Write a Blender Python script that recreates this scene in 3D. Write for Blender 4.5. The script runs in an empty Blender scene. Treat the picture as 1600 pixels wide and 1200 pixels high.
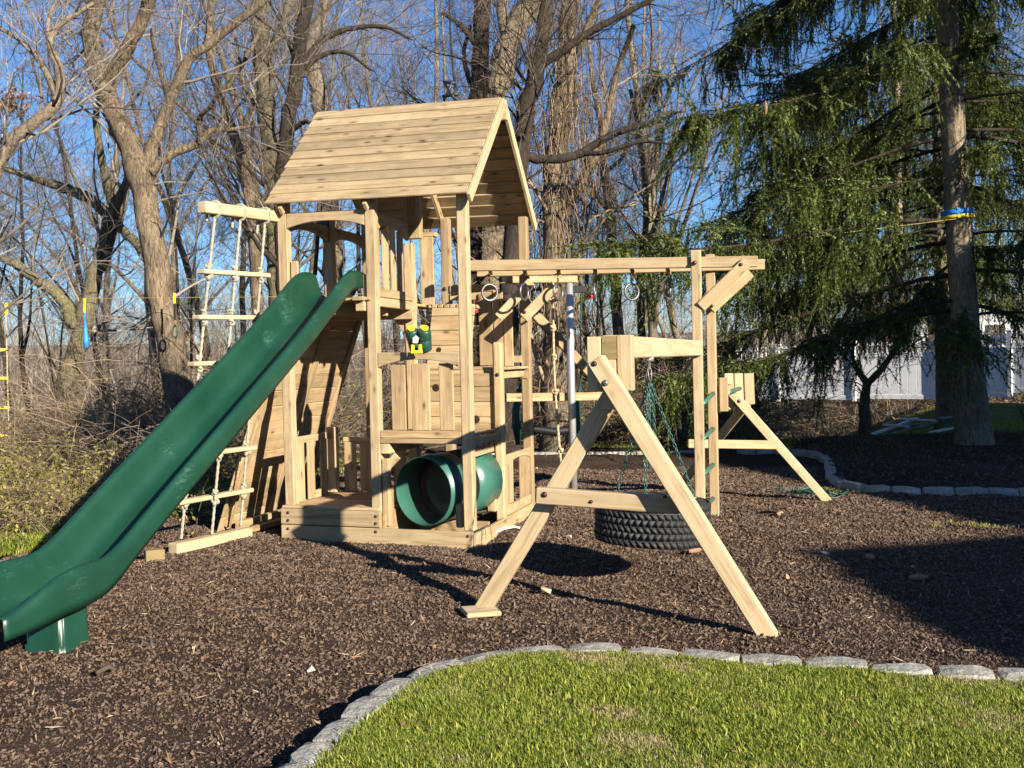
import bpy, bmesh, math, random
import numpy as np
from mathutils import Vector, Matrix

random.seed(7)
rng = np.random.default_rng(7)
scene = bpy.context.scene
COL = scene.collection

# ------------------------------------------------------------------ camera
F = 1618.0                      # focal length in pixels of the 1600 px wide photograph
S = 0.0145                      # the yard falls gently to the right
YAW, PITCH, ROLL = math.radians(15.92), math.radians(-1.285), math.radians(1.33)
_r0 = np.array([math.cos(YAW), math.sin(YAW), 0.0])
_f0 = np.array([-math.sin(YAW), math.cos(YAW), 0.0])
FWD = _f0 * math.cos(PITCH) + np.array([0, 0, 1.0]) * math.sin(PITCH)
_u1 = np.cross(_r0, FWD)
RIGHT = _r0 * math.cos(ROLL) - _u1 * math.sin(ROLL)
UP = _u1 * math.cos(ROLL) + _r0 * math.sin(ROLL)
CAM = np.array([2.651, -8.053, 1.511])
cam_data = bpy.data.cameras.new("camera")
cam = bpy.data.objects.new("camera", cam_data)
COL.objects.link(cam)
_m = Matrix.Identity(4)
for i in range(3):
    _m[i][0], _m[i][1], _m[i][2], _m[i][3] = RIGHT[i], UP[i], -FWD[i], CAM[i]
cam.matrix_world = _m
cam_data.sensor_width = 36.0
cam_data.lens = F / 1600 * 36.0
cam_data.clip_start = 0.05
cam_data.clip_end = 3000
scene.camera = cam

# ------------------------------------------------------------------ sky, sun, exposure
SUN_AZ = (0.811, -0.585)        # horizontal direction towards the sun
SUN_EL = math.radians(20.0)
world = bpy.data.worlds.new("World")
scene.world = world
world.use_nodes = True
wn = world.node_tree.nodes
wl = world.node_tree.links
sky = wn.new("ShaderNodeTexSky")
sky.sky_type = 'NISHITA'
sky.sun_disc = False
sky.sun_elevation = SUN_EL
sky.sun_rotation = math.atan2(SUN_AZ[0], SUN_AZ[1])
sky.air_density = 1.0
sky.dust_density = 0.0
sky.ozone_density = 8.0
bg = wn["Background"]
bg.inputs[1].default_value = 0.066
wl.new(sky.outputs[0], bg.inputs[0])
sun_d = bpy.data.lights.new("sun", 'SUN')
sun_d.energy = 5.0
sun_d.angle = math.radians(0.55)
sun_d.color = (1.0, 0.90, 0.76)
sun = bpy.data.objects.new("sun", sun_d)
COL.objects.link(sun)
_to = Vector((SUN_AZ[0] * math.cos(SUN_EL), SUN_AZ[1] * math.cos(SUN_EL), math.sin(SUN_EL)))
sun.rotation_euler = _to.to_track_quat('Z', 'Y').to_euler()
sun.location = (20, -15, 12)
vs = scene.view_settings
vs.view_transform = 'Standard'
vs.look = 'None'
vs.exposure = 1.38
vs.gamma = 1.0
scene.cycles.max_bounces = 4
scene.cycles.diffuse_bounces = 2
scene.cycles.glossy_bounces = 2
scene.cycles.use_adaptive_sampling = True
scene.cycles.adaptive_threshold = 0.02
scene.cycles.use_denoising = True

# ------------------------------------------------------------------ geometry helpers
def P(x, y, z):
    return Vector((x, y, z - S * x))

def ray(px, py):
    return FWD + RIGHT * ((px - 800) / F) - UP * ((py - 600) / F)

def _uns(p):
    return np.array([p[0], p[1], p[2] + S * p[0]])

def on_y(px, py, y):            # photo position on the vertical plane Y = y (yard coordinates)
    r = ray(px, py); return _uns(CAM + r * ((y - CAM[1]) / r[1]))

def on_x(px, py, x):
    r = ray(px, py); return _uns(CAM + r * ((x - CAM[0]) / r[0]))

def on_z(px, py, z=0.0):
    r = ray(px, py); n = np.array([S, 0, 1.0])
    return _uns(CAM + r * ((z - n @ CAM) / (n @ r)))

def at(px, py, dep):            # world point at a distance in front of the lens
    return CAM + ray(px, py) * dep

def smooth(a, b, v):
    t = np.clip((v - a) / (b - a), 0, 1)
    return t * t * (3 - 2 * t)

def mesh_np(name, v, faces, mats=(), smooth_shade=False, mat_idx=None):
    """faces: list of (n,k) integer arrays."""
    me = bpy.data.meshes.new(name)
    v = np.asarray(v, dtype=np.float32)
    me.vertices.add(len(v))
    me.vertices.foreach_set("co", v.ravel())
    loops = np.concatenate([np.asarray(f, dtype=np.int32).ravel() for f in faces])
    tot = np.concatenate([np.full(len(f), np.asarray(f).shape[1], dtype=np.int32) for f in faces])
    start = np.concatenate([[0], np.cumsum(tot)[:-1]]).astype(np.int32)
    me.loops.add(len(loops))
    me.loops.foreach_set("vertex_index", loops)
    me.polygons.add(len(tot))
    me.polygons.foreach_set("loop_start", start)
    me.polygons.foreach_set("loop_total", tot)
    if mat_idx is not None:
        me.polygons.foreach_set("material_index", np.asarray(mat_idx, dtype=np.int32))
    if smooth_shade:
        me.polygons.foreach_set("use_smooth", np.ones(len(tot), dtype=bool))
    me.update(calc_edges=True)
    for m in mats:
        me.materials.append(m)
    return me

WM = {}

def put(name, me, parent=None, M=None):
    o = bpy.data.objects.new(name, me)
    COL.objects.link(o)
    M = M or Matrix.Identity(4)
    if parent is not None:
        o.parent = parent
        o.matrix_parent_inverse = WM[parent.name].inverted()
    o.matrix_basis = M
    WM[o.name] = M.copy()
    return o

def empty(name, loc=(0, 0, 0), parent=None):
    o = put(name, None, parent, Matrix.Translation(Vector(loc)))
    o.empty_display_size = 0.1
    return o

def tag(o, label=None, cat=None, group=None, kind=None):
    if label: o["label"] = label
    if cat: o["category"] = cat
    if group: o["group"] = group
    if kind: o["kind"] = kind
    return o

_cb = {}
def cbox(dx, dy, dz, c, mat):
    key = (round(dx, 4), round(dy, 4), round(dz, 4), round(c, 4), mat.name)
    if key in _cb: return _cb[key]
    bm = bmesh.new()
    hx, hy, hz = dx / 2, dy / 2, dz / 2
    c = min(c, hx * .45, hy * .45, hz * .45)
    for sx in (-1, 1):
        for sy in (-1, 1):
            for sz in (-1, 1):
                bm.verts.new((sx * hx, sy * (hy - c), sz * (hz - c)))
                bm.verts.new((sx * (hx - c), sy * hy, sz * (hz - c)))
                bm.verts.new((sx * (hx - c), sy * (hy - c), sz * hz))
    bmesh.ops.convex_hull(bm, input=bm.verts)
    bmesh.ops.dissolve_limit(bm, angle_limit=0.01, verts=bm.verts, edges=bm.edges)
    me = bpy.data.meshes.new("board")
    bm.to_mesh(me); bm.free()
    me.materials.append(mat)
    _cb[key] = me
    return me

def frame(p0, p1, up):
    x = (p1 - p0).normalized()
    up = Vector(up)
    z = (up - x * up.dot(x)).normalized()
    y = z.cross(x)
    M = Matrix((x, y, z)).transposed().to_4x4()
    M.translation = (p0 + p1) / 2
    return M

def board(name, parent, p0, p1, w, t, mat, up=(0, 0, 1), c=0.005, jit=0.0015, world_pts=False):
    """A sawn board from p0 to p1; w is its size along `up`, t across it."""
    if not world_pts:
        p0, p1 = P(*p0), P(*p1)
    else:
        p0, p1 = Vector(p0), Vector(p1)
    L = (p1 - p0).length
    M = frame(p0, p1, up)
    if jit:
        M = M @ Matrix.Rotation(random.uniform(-jit, jit) * 1.5, 4, 'Z') @ Matrix.Rotation(random.uniform(-jit, jit) * 1.5, 4, 'Y')
        M = M @ Matrix.Rotation(random.uniform(-.012, .012), 4, 'X') if t < .03 else M
        M.translation += Vector([random.uniform(-jit, jit) for _ in range(3)])
    return put(name, cbox(L, t, w, c, mat), parent, M)

def bx(name, parent, X, Y, Z, mat, c=0.005, jit=0.001):
    X, Y, Z = sorted(X), sorted(Y), sorted(Z)
    d = (X[1] - X[0], Y[1] - Y[0], Z[1] - Z[0])
    cx, cy, cz = (X[0] + X[1]) / 2, (Y[0] + Y[1]) / 2, (Z[0] + Z[1]) / 2
    k = d.index(max(d))
    if k == 0:
        return board(name, parent, (X[0], cy, cz), (X[1], cy, cz), d[2], d[1], mat, c=c, jit=jit)
    if k == 1:
        return board(name, parent, (cx, Y[0], cz), (cx, Y[1], cz), d[2], d[0], mat, c=c, jit=jit)
    return board(name, parent, (cx, cy, Z[0]), (cx, cy, Z[1]), d[1], d[0], mat, up=(0, 1, 0), c=c, jit=jit)

def fb(name, parent, px, py, y, t, mat, c=0.005):
    """A board facing the front, given by its place in the photo on the plane Y = y."""
    ym, xm = (py[0] + py[1]) / 2, (px[0] + px[1]) / 2
    x0, x1 = on_y(px[0], ym, y)[0], on_y(px[1], ym, y)[0]
    z1, z0 = on_y(xm, py[0], y)[2], on_y(xm, py[1], y)[2]
    return bx(name, parent, (x0, x1), (y, y + t), (z0, z1), mat, c=c)

def revolve(profile, k=24, caps=False):
    """profile: (r, z) rows -> verts, quads around Z."""
    pr = np.array(profile, float)
    a = np.linspace(0, 2 * np.pi, k, endpoint=False)
    v = np.stack([pr[:, None, 0] * np.cos(a), pr[:, None, 0] * np.sin(a), np.repeat(pr[:, 1:2], k, 1)], -1).reshape(-1, 3)
    n = len(pr)
    i = np.arange(n - 1)[:, None] * k; j = np.arange(k)[None]
    j2 = (j + 1) % k
    q = np.stack([i + j, i + j2, i + k + j2, i + k + j], -1).reshape(-1, 4)
    return v, q

def tubes(Pt, R, k=6, closed_ends=False):
    """Pt (B,n,3), R (B,n) -> verts, quads."""
    Pt = np.asarray(Pt, float); R = np.asarray(R, float)
    B, n, _ = Pt.shape
    T = np.gradient(Pt, axis=1)
    T /= np.linalg.norm(T, axis=2, keepdims=True) + 1e-9
    mt = T.mean(1)
    ax = np.argmin(np.abs(mt), axis=1)
    ref = np.eye(3)[ax][:, None, :]
    U = np.cross(T, np.broadcast_to(ref, T.shape))
    U /= np.linalg.norm(U, axis=2, keepdims=True) + 1e-9
    V = np.cross(T, U)
    a = np.linspace(0, 2 * np.pi, k, endpoint=False)
    v = Pt[:, :, None, :] + R[:, :, None, None] * (np.cos(a)[None, None, :, None] * U[:, :, None, :] + np.sin(a)[None, None, :, None] * V[:, :, None, :])
    base = (np.arange(B) * n * k)[:, None, None]
    i = (np.arange(n - 1) * k)[None, :, None]
    j = np.arange(k)[None, None, :]
    j2 = (j + 1) % k
    q = np.stack([base + i + j, base + i + j2, base + i + k + j2, base + i + k + j], -1).reshape(-1, 4)
    return v.reshape(-1, 3), q

class Acc:
    """Collects verts and faces into one mesh."""
    def __init__(s): s.v, s.f, s.n = [], {}, 0
    def add(s, v, *fs):
        v = np.asarray(v, float)
        for f in fs:
            f = np.asarray(f)
            if len(f): s.f.setdefault(f.shape[1], []).append(f + s.n)
        s.v.append(v); s.n += len(v)
        return s
    def mesh(s, name, mats, smooth_shade=True):
        return mesh_np(name, np.concatenate(s.v), [np.concatenate(f) for f in s.f.values()], mats, smooth_shade)

def tube_obj(name, parent, pts, r, mat, k=10):
    pts = np.array([list(p) for p in pts], float)
    r = np.full(len(pts), r) if np.isscalar(r) else np.array(r, float)
    v, q = tubes(pts[None], r[None], k)
    n = len(pts)
    a = Acc().add(v, q)
    caps = np.array([list(range(k))[::-1], [(n - 1) * k + i for i in range(k)]])
    a.f.setdefault(k, []).append(caps) if k != 4 else a.f[4].append(caps)
    return put(name, a.mesh(name, [mat]), parent)

def extrude_poly(name, parent, pts, t, mat, M):
    """pts in the local XZ plane, thickness t along local Y."""
    bm = bmesh.new()
    a = [bm.verts.new((x, -t / 2, z)) for x, z in pts]
    b = [bm.verts.new((x, t / 2, z)) for x, z in pts]
    bm.faces.new(a); bm.faces.new(b[::-1])
    n = len(pts)
    for i in range(n):
        bm.faces.new((a[i], b[i], b[(i + 1) % n], a[(i + 1) % n]))
    bmesh.ops.recalc_face_normals(bm, faces=bm.faces)
    bmesh.ops.bevel(bm, geom=[e for e in bm.edges if abs(e.calc_face_angle(0)) > 1.0], offset=.004, segments=1, affect='EDGES')
    me = bpy.data.meshes.new(name)
    bm.to_mesh(me); bm.free()
    me.materials.append(mat)
    return put(name, me, parent, M)

def arch(name, parent, p0, p1, h_end, h_mid, t, mat):
    """Rail between p0 and p1 (its top edge) with an arched underside."""
    p0, p1 = P(*p0), P(*p1)
    M = frame(p0, p1, (0, 0, 1))
    L = (p1 - p0).length
    pts = [(-L / 2, 0), (L / 2, 0), (L / 2, -h_end)]
    for i in range(1, 16):
        u = 1 - 2 * i / 16
        pts.append((u * L / 2, -(h_mid + (h_end - h_mid) * abs(u) ** 2.2)))
    pts.append((-L / 2, -h_end))
    return extrude_poly(name, parent, pts, t, mat, M)

# ------------------------------------------------------------------ materials
def new_mat(name):
    m = bpy.data.materials.new(name)
    m.use_nodes = True
    nt = m.node_tree
    return m, nt, nt.nodes, nt.links, nt.nodes["Principled BSDF"]

def ramp(n, stops):
    r = n.new("ShaderNodeValToRGB")
    el = r.color_ramp.elements
    while len(el) < len(stops): el.new(0.5)
    for e, (p, c) in zip(el, stops):
        e.position = p; e.color = (*c, 1)
    return r

def noise(n, l, vec, scale, detail=4, rough=.55, dist=0.0):
    t = n.new("ShaderNodeTexNoise")
    t.inputs["Scale"].default_value = scale
    t.inputs["Detail"].default_value = detail
    t.inputs["Roughness"].default_value = rough
    t.inputs["Distortion"].default_value = dist
    if vec is not None: l.new(vec, t.inputs["Vector"])
    return t

def mapping(n, l, vec, scale=(1, 1, 1), loc=None):
    mp = n.new("ShaderNodeMapping")
    mp.inputs["Scale"].default_value = scale
    l.new(vec, mp.inputs["Vector"])
    return mp

def mix(n, l, fac, a, b, mode='MIX'):
    m = n.new("ShaderNodeMix")
    m.data_type = 'RGBA'; m.blend_type = mode
    def setin(i, v):
        if hasattr(v, "type") and hasattr(v, "links"): l.new(v, m.inputs[i])
        else: m.inputs[i].default_value = v if isinstance(v, (int, float)) else (*v, 1)
    if hasattr(fac, "links"): l.new(fac, m.inputs[0])
    else: m.inputs[0].default_value = fac
    setin(6, a); setin(7, b)
    return m.outputs[2]

def bump(n, l, b, h, strength=.3, dist=.01):
    bp = n.new("ShaderNodeBump")
    bp.inputs["Strength"].default_value = strength
    bp.inputs["Distance"].default_value = dist
    l.new(h, bp.inputs["Height"])
    l.new(bp.outputs[0], b.inputs["Normal"])

def wood_mat(name, dark, mid, light, knots=.6, grey=.25, rough=.8):
    m, nt, n, l, b = new_mat(name)
    tc = n.new("ShaderNodeTexCoord")
    oi = n.new("ShaderNodeObjectInfo")
    off = n.new("ShaderNodeVectorMath"); off.operation = 'MULTIPLY_ADD'
    cmb = n.new("ShaderNodeCombineXYZ")
    for i in range(3): l.new(oi.outputs["Random"], cmb.inputs[i])
    l.new(cmb.outputs[0], off.inputs[0]); off.inputs[1].default_value = (37, 53, 71)
    l.new(tc.outputs["Object"], off.inputs[2])
    vec = off.outputs[0]
    g1 = noise(n, l, mapping(n, l, vec, (2.2, 38, 38)).outputs[0], 1.0, 5, .6, 1.2)     # fine grain
    g2 = noise(n, l, mapping(n, l, vec, (1.0, 11, 11)).outputs[0], 1.0, 3, .55, .8)     # broad growth bands
    blot = noise(n, l, vec, 6.0, 4, .6)
    r = ramp(n, [(.30, dark), (.47, mid), (.68, light)])
    add = n.new("ShaderNodeMath"); add.operation = 'MULTIPLY_ADD'; add.inputs[1].default_value = .55
    l.new(g1.outputs[0], add.inputs[0])
    h2 = n.new("ShaderNodeMath"); h2.operation = 'MULTIPLY'; h2.inputs[1].default_value = .45
    l.new(g2.outputs[0], h2.inputs[0]); l.new(h2.outputs[0], add.inputs[2])
    l.new(add.outputs[0], r.inputs[0])
    col = r.outputs[0]
    # knots
    vor = n.new("ShaderNodeTexVoronoi"); vor.inputs["Scale"].default_value = 1.0
    l.new(mapping(n, l, vec, (4.0, 9, 9)).outputs[0], vor.inputs["Vector"])
    kr = ramp(n, [(.07, (1, 1, 1)), (.15, (.3, .3, .3)), (.24, (0, 0, 0))])
    l.new(vor.outputs["Distance"], kr.inputs[0])
    kf = n.new("ShaderNodeMath"); kf.operation = 'MULTIPLY'; kf.inputs[1].default_value = knots
    l.new(kr.outputs[0], kf.inputs[0])
    col = mix(n, l, kf.outputs[0], col, (dark[0] * .35, dark[1] * .28, dark[2] * .22))
    # grey weathering patches
    gr = ramp(n, [(.42, (0, 0, 0)), (.72, (1, 1, 1))])
    l.new(blot.outputs[0], gr.inputs[0])
    gf = n.new("ShaderNodeMath"); gf.operation = 'MULTIPLY'; gf.inputs[1].default_value = grey
    l.new(gr.outputs[0], gf.inputs[0])
    col = mix(n, l, gf.outputs[0], col, (mid[0] * .62, mid[1] * .64, mid[2] * .68))
    # per-board tone
    hs = n.new("ShaderNodeHueSaturation")
    mr = n.new("ShaderNodeMapRange"); mr.inputs[3].default_value = .74; mr.inputs[4].default_value = 1.14
    l.new(oi.outputs["Random"], mr.inputs[0]); l.new(mr.outputs[0], hs.inputs["Value"])
    l.new(col, hs.inputs["Color"])
    l.new(hs.outputs[0], b.inputs["Base Color"])
    b.inputs["Roughness"].default_value = rough
    b.inputs["Specular IOR Level"].default_value = .25
    bump(n, l, b, add.outputs[0], .6, .005)
    return m

WOOD = wood_mat("pale cedar", (.19, .12, .057), (.35, .247, .131), (.475, .355, .21), knots=.8, grey=.4)
WOODR = wood_mat("weathered roof cedar", (.155, .105, .055), (.315, .23, .127), (.43, .335, .205), knots=.9, grey=.5)
WOODG = wood_mat("greyed cedar", (.19, .13, .065), (.36, .265, .15), (.48, .37, .225), knots=.6, grey=.45)
WOODP = wood_mat("peeled pine timber", (.28, .20, .10), (.44, .33, .19), (.54, .425, .27), knots=.4, grey=.3)
WOODE = wood_mat("stained end grain", (.13, .10, .05), (.24, .18, .08), (.32, .24, .11), knots=.1, grey=.5)

def simple(name, col, rough=.5, metal=0.0, var=.12, scale=8, bmp=0.0, spec=.5, coat=0):
    m, nt, n, l, b = new_mat(name)
    tc = n.new("ShaderNodeTexCoord")
    no = noise(n, l, tc.outputs["Object"], scale, 5, .6)
    c0 = tuple(max(0, c * (1 - var)) for c in col); c1 = tuple(min(1, c * (1 + var)) for c in col)
    r = ramp(n, [(.3, c0), (.7, c1)])
    l.new(no.outputs[0], r.inputs[0]); l.new(r.outputs[0], b.inputs["Base Color"])
    b.inputs["Roughness"].default_value = rough
    b.inputs["Metallic"].default_value = metal
    b.inputs["Specular IOR Level"].default_value = spec
    b.inputs["Coat Weight"].default_value = coat
    if bmp: bump(n, l, b, no.outputs[0], bmp, .01)
    return m

def plastic_mat(name, col, scr):
    m, nt, n, l, b = new_mat(name)
    tc = n.new("ShaderNodeTexCoord")
    big = noise(n, l, tc.outputs["Object"], 2.5, 4, .6)
    r = ramp(n, [(.3, tuple(c * .85 for c in col)), (.7, tuple(c * 1.2 for c in col))])
    l.new(big.outputs[0], r.inputs[0])
    sc = noise(n, l, mapping(n, l, tc.outputs["Object"], (60, 8, 60)).outputs[0], 1.0, 6, .75, 1.5)
    msk = noise(n, l, tc.outputs["Object"], 3.0, 2, .5)
    mm = n.new("ShaderNodeMath"); mm.operation = 'MULTIPLY'
    l.new(sc.outputs[0], mm.inputs[0]); l.new(msk.outputs[0], mm.inputs[1])
    sr = ramp(n, [(.34, (0, 0, 0)), (.44, (.6, .6, .6))])
    l.new(mm.outputs[0], sr.inputs[0])
    col2 = mix(n, l, sr.outputs[0], r.outputs[0], scr)
    l.new(col2, b.inputs["Base Color"])
    rr = n.new("ShaderNodeMapRange"); rr.inputs[3].default_value = .27; rr.inputs[4].default_value = .46
    l.new(big.outputs[0], rr.inputs[0]); l.new(rr.outputs[0], b.inputs["Roughness"])
    fine = noise(n, l, tc.outputs["Object"], 160, 2, .5)
    bump(n, l, b, fine.outputs[0], .06, .004)
    return m

GREEN = plastic_mat("green slide plastic", (.0065, .040, .022), (.05, .12, .085))
TEAL = simple("faded green tube plastic", (.034, .115, .085), .36, var=.12, scale=3)
LINER = simple("dark tube lining", (.022, .018, .014), .35, var=.3, scale=5)
DKGREEN = simple("dark green plastic", (.012, .055, .04), .4, var=.15)
YELLOW = simple("yellow plastic", (.80, .60, .02), .4, var=.05)
BLUE = simple("blue webbing", (.02, .22, .68), .6, var=.1, scale=40)
REDM = simple("red plastic", (.62, .03, .04), .4, var=.1)
BLACK = simple("black metal", (.012, .012, .013), .45, var=.3)
STEEL = simple("brushed steel", (.15, .148, .14), .42, .7, var=.15, scale=60)
GALV = simple("galvanised pole", (.62, .62, .60), .42, .75, var=.06, scale=5)
DUST = simple("dusty rubber", (.019, .018, .018), .7, var=.45, scale=9, bmp=.2)
BOLT = simple("dark bronze bolt", (.05, .035, .025), .45, .6, var=.4, scale=60)
RUBBER = simple("tyre rubber", (.018, .018, .019), .62, var=.35, scale=14, bmp=.15)
EMBLEM = simple("pale grey emblem", (.42, .47, .50), .5)
CHAIN_G = simple("green coated chain", (.02, .09, .07), .45, var=.3, scale=30)
WHITEV = simple("white vinyl", (.78, .79, .80), .45, var=.04, scale=2)
SIDING = simple("pale grey siding", (.36, .38, .40), .6, var=.05, scale=2)
SLATE = simple("dark roof shingle", (.06, .06, .065), .85, var=.3, scale=6)
GLASS = simple("window glass", (.03, .035, .04), .08, var=.1)

def rope_mat(name, col):
    m, nt, n, l, b = new_mat(name)
    tc = n.new("ShaderNodeTexCoord")
    no = noise(n, l, mapping(n, l, tc.outputs["Object"], (90, 90, 30)).outputs[0], 1.0, 4, .6)
    r = ramp(n, [(.3, tuple(c * .6 for c in col)), (.65, col)])
    l.new(no.outputs[0], r.inputs[0]); l.new(r.outputs[0], b.inputs["Base Color"])
    b.inputs["Roughness"].default_value = .9
    bump(n, l, b, no.outputs[0], .5, .004)
    return m
ROPE = rope_mat("pale rope", (.36, .325, .24))
ROPET = rope_mat("tan rope", (.46, .35, .20))
WEB = simple("yellow webbing", (.30, .24, .05), .7, var=.2, scale=30)

def bark_mat(name, dark, light, sc=1.0, moss=0.0):
    m, nt, n, l, b = new_mat(name)
    tc = n.new("ShaderNodeTexCoord")
    big = noise(n, l, tc.outputs["Object"], 1.1 * sc, 4, .6)
    f = noise(n, l, mapping(n, l, tc.outputs["Object"], (22 * sc, 22 * sc, 4.5 * sc)).outputs[0], 1.0, 6, .7, 1.5)
    r = ramp(n, [(.34, dark), (.52, tuple((a + c) / 2 for a, c in zip(dark, light))), (.68, light)])
    l.new(f.outputs[0], r.inputs[0])
    col = mix(n, l, .5, r.outputs[0], r.outputs[0])
    br = ramp(n, [(.35, (.7, .7, .7)), (.65, (1.15, 1.12, 1.05))])
    l.new(big.outputs[0], br.inputs[0])
    col = mix(n, l, 1.0, col, br.outputs[0], 'MULTIPLY')
    if moss:
        mr = ramp(n, [(.5, (0, 0, 0)), (.7, (1, 1, 1))])
        l.new(big.outputs[0], mr.inputs[0])
        k = n.new("ShaderNodeMath"); k.operation = 'MULTIPLY'; k.inputs[1].default_value = moss
        l.new(mr.outputs[0], k.inputs[0])
        col = mix(n, l, k.outputs[0], col, (.16, .17, .07))
    l.new(col, b.inputs["Base Color"])
    b.inputs["Roughness"].default_value = .95
    b.inputs["Specular IOR Level"].default_value = .15
    bump(n, l, b, f.outputs[0], .9, .035)
    return m
BARK = bark_mat("furrowed grey brown bark", (.04, .029, .02), (.27, .215, .15))
BARKG = bark_mat("greenish grey bark", (.055, .047, .028), (.24, .21, .135), 1, .5)
BARKD = bark_mat("dark bark", (.022, .017, .013), (.075, .06, .048))  # near-black tones for the darkest trunks and the spruce boughs
BARKL = bark_mat("pale grey bark", (.09, .072, .05), (.32, .265, .19), .8)
def twig_mat(name, stops):
    m, nt, n, l, b = new_mat(name)
    g = n.new("ShaderNodeNewGeometry"); r = ramp(n, stops)
    l.new(g.outputs["Random Per Island"], r.inputs[0]); l.new(r.outputs[0], b.inputs["Base Color"])
    b.inputs["Roughness"].default_value = .9; b.inputs["Specular IOR Level"].default_value = .15
    return m
TWIG = twig_mat("twig bark", [(0, (.06, .05, .042)), (.5, (.155, .132, .108)), (1, (.32, .27, .22))])
TWIGD = twig_mat("dark twig bark", [(0, (.03, .024, .018)), (.6, (.075, .058, .043)), (1, (.17, .135, .10))])
TWIGR = twig_mat("reddish cane bark", [(0, (.07, .048, .032)), (.5, (.17, .12, .078)), (1, (.36, .275, .18))])
SPBARK = bark_mat("scaly spruce bark", (.11, .085, .058), (.40, .33, .23), 1.4)

def leaf_mat(name, c0, c1, c2, rough=.6, trans=0.0):
    m, nt, n, l, b = new_mat(name)
    g = n.new("ShaderNodeNewGeometry")
    oi = n.new("ShaderNodeObjectInfo")
    tc = n.new("ShaderNodeTexCoord")
    no = noise(n, l, tc.outputs["Object"], 1.3, 3, .6)
    add = n.new("ShaderNodeMath"); add.operation = 'ADD'
    l.new(g.outputs["Random Per Island"], add.inputs[0]); l.new(oi.outputs["Random"], add.inputs[1])
    fr = n.new("ShaderNodeMath"); fr.operation = 'FRACT'; l.new(add.outputs[0], fr.inputs[0])
    av = n.new("ShaderNodeMath"); av.operation = 'MULTIPLY_ADD'; av.inputs[1].default_value = .6
    sc = n.new("ShaderNodeMath"); sc.operation = 'MULTIPLY'; sc.inputs[1].default_value = .4
    l.new(no.outputs[0], sc.inputs[0]); l.new(fr.outputs[0], av.inputs[0]); l.new(sc.outputs[0], av.inputs[2])
    r = ramp(n, [(.15, c0), (.5, c1), (.85, c2)])
    l.new(av.outputs[0], r.inputs[0]); l.new(r.outputs[0], b.inputs["Base Color"])
    b.inputs["Roughness"].default_value = rough
    b.inputs["Specular IOR Level"].default_value = .3
    if trans:
        tr = n.new("ShaderNodeBsdfTranslucent"); l.new(r.outputs[0], tr.inputs[0])
        ms = n.new("ShaderNodeMixShader"); ms.inputs[0].default_value = trans
        l.new(b.outputs[0], ms.inputs[1]); l.new(tr.outputs[0], ms.inputs[2])
        l.new(ms.outputs[0], n["Material Output"].inputs[0])
    return m
GRASS = leaf_mat("grass blades", (.07, .115, .011), (.20, .245, .026), (.42, .40, .085), .55, .3)
DRYGRASS = leaf_mat("dry grass blades", (.22, .20, .08), (.34, .29, .13), (.42, .36, .20), .7, .2)
NEEDLE = leaf_mat("spruce needles", (.022, .038, .010), (.07, .098, .021), (.19, .205, .05), .5, .18)
SHRUBLEAF = leaf_mat("small yellow green leaves", (.07, .075, .014), (.19, .18, .04), (.34, .29, .09), .6, .25)
MULCH = leaf_mat("dark bark mulch chips", (.042, .027, .018), (.098, .065, .045), (.165, .116, .080), .9)
STRAW = leaf_mat("pale straw bits", (.16, .105, .06), (.28, .20, .12), (.42, .34, .23), .8)
LITTER = leaf_mat("fallen leaves", (.10, .05, .02), (.22, .12, .06), (.34, .22, .12), .8)

def ground_mat(name, cols, scale, bmp=.6, dist=.03):
    m, nt, n, l, b = new_mat(name)
    tc = n.new("ShaderNodeTexCoord")
    f = noise(n, l, tc.outputs["Object"], scale, 8, .7)
    g = noise(n, l, tc.outputs["Object"], .7, 3, .5)
    r = ramp(n, [(.32, cols[0]), (.5, cols[1]), (.7, cols[2])])
    l.new(f.outputs[0], r.inputs[0])
    br = ramp(n, [(.35, (.75, .75, .75)), (.65, (1.15, 1.15, 1.15))]); l.new(g.outputs[0], br.inputs[0])
    l.new(mix(n, l, 1.0, r.outputs[0], br.outputs[0], 'MULTIPLY'), b.inputs["Base Color"])
    b.inputs["Roughness"].default_value = .95
    b.inputs["Specular IOR Level"].default_value = .1
    bump(n, l, b, f.outputs[0], bmp, dist)
    return m
MULCHG = ground_mat("packed mulch", [(.02, .013, .009), (.065, .043, .031), (.13, .09, .063)], 60, 1.0, .04)
SOIL = ground_mat("lawn thatch", [(.035, .032, .012), (.12, .105, .035), (.24, .20, .085)], 40, .8, .03)
FOREST = ground_mat("leaf litter floor", [(.09, .068, .045), (.18, .14, .10), (.28, .225, .165)], 6, .8, .06)
BACKLAWN = ground_mat("rough back lawn", [(.03, .045, .012), (.06, .085, .02), (.12, .13, .045)], 14, .8, .05)

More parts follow.
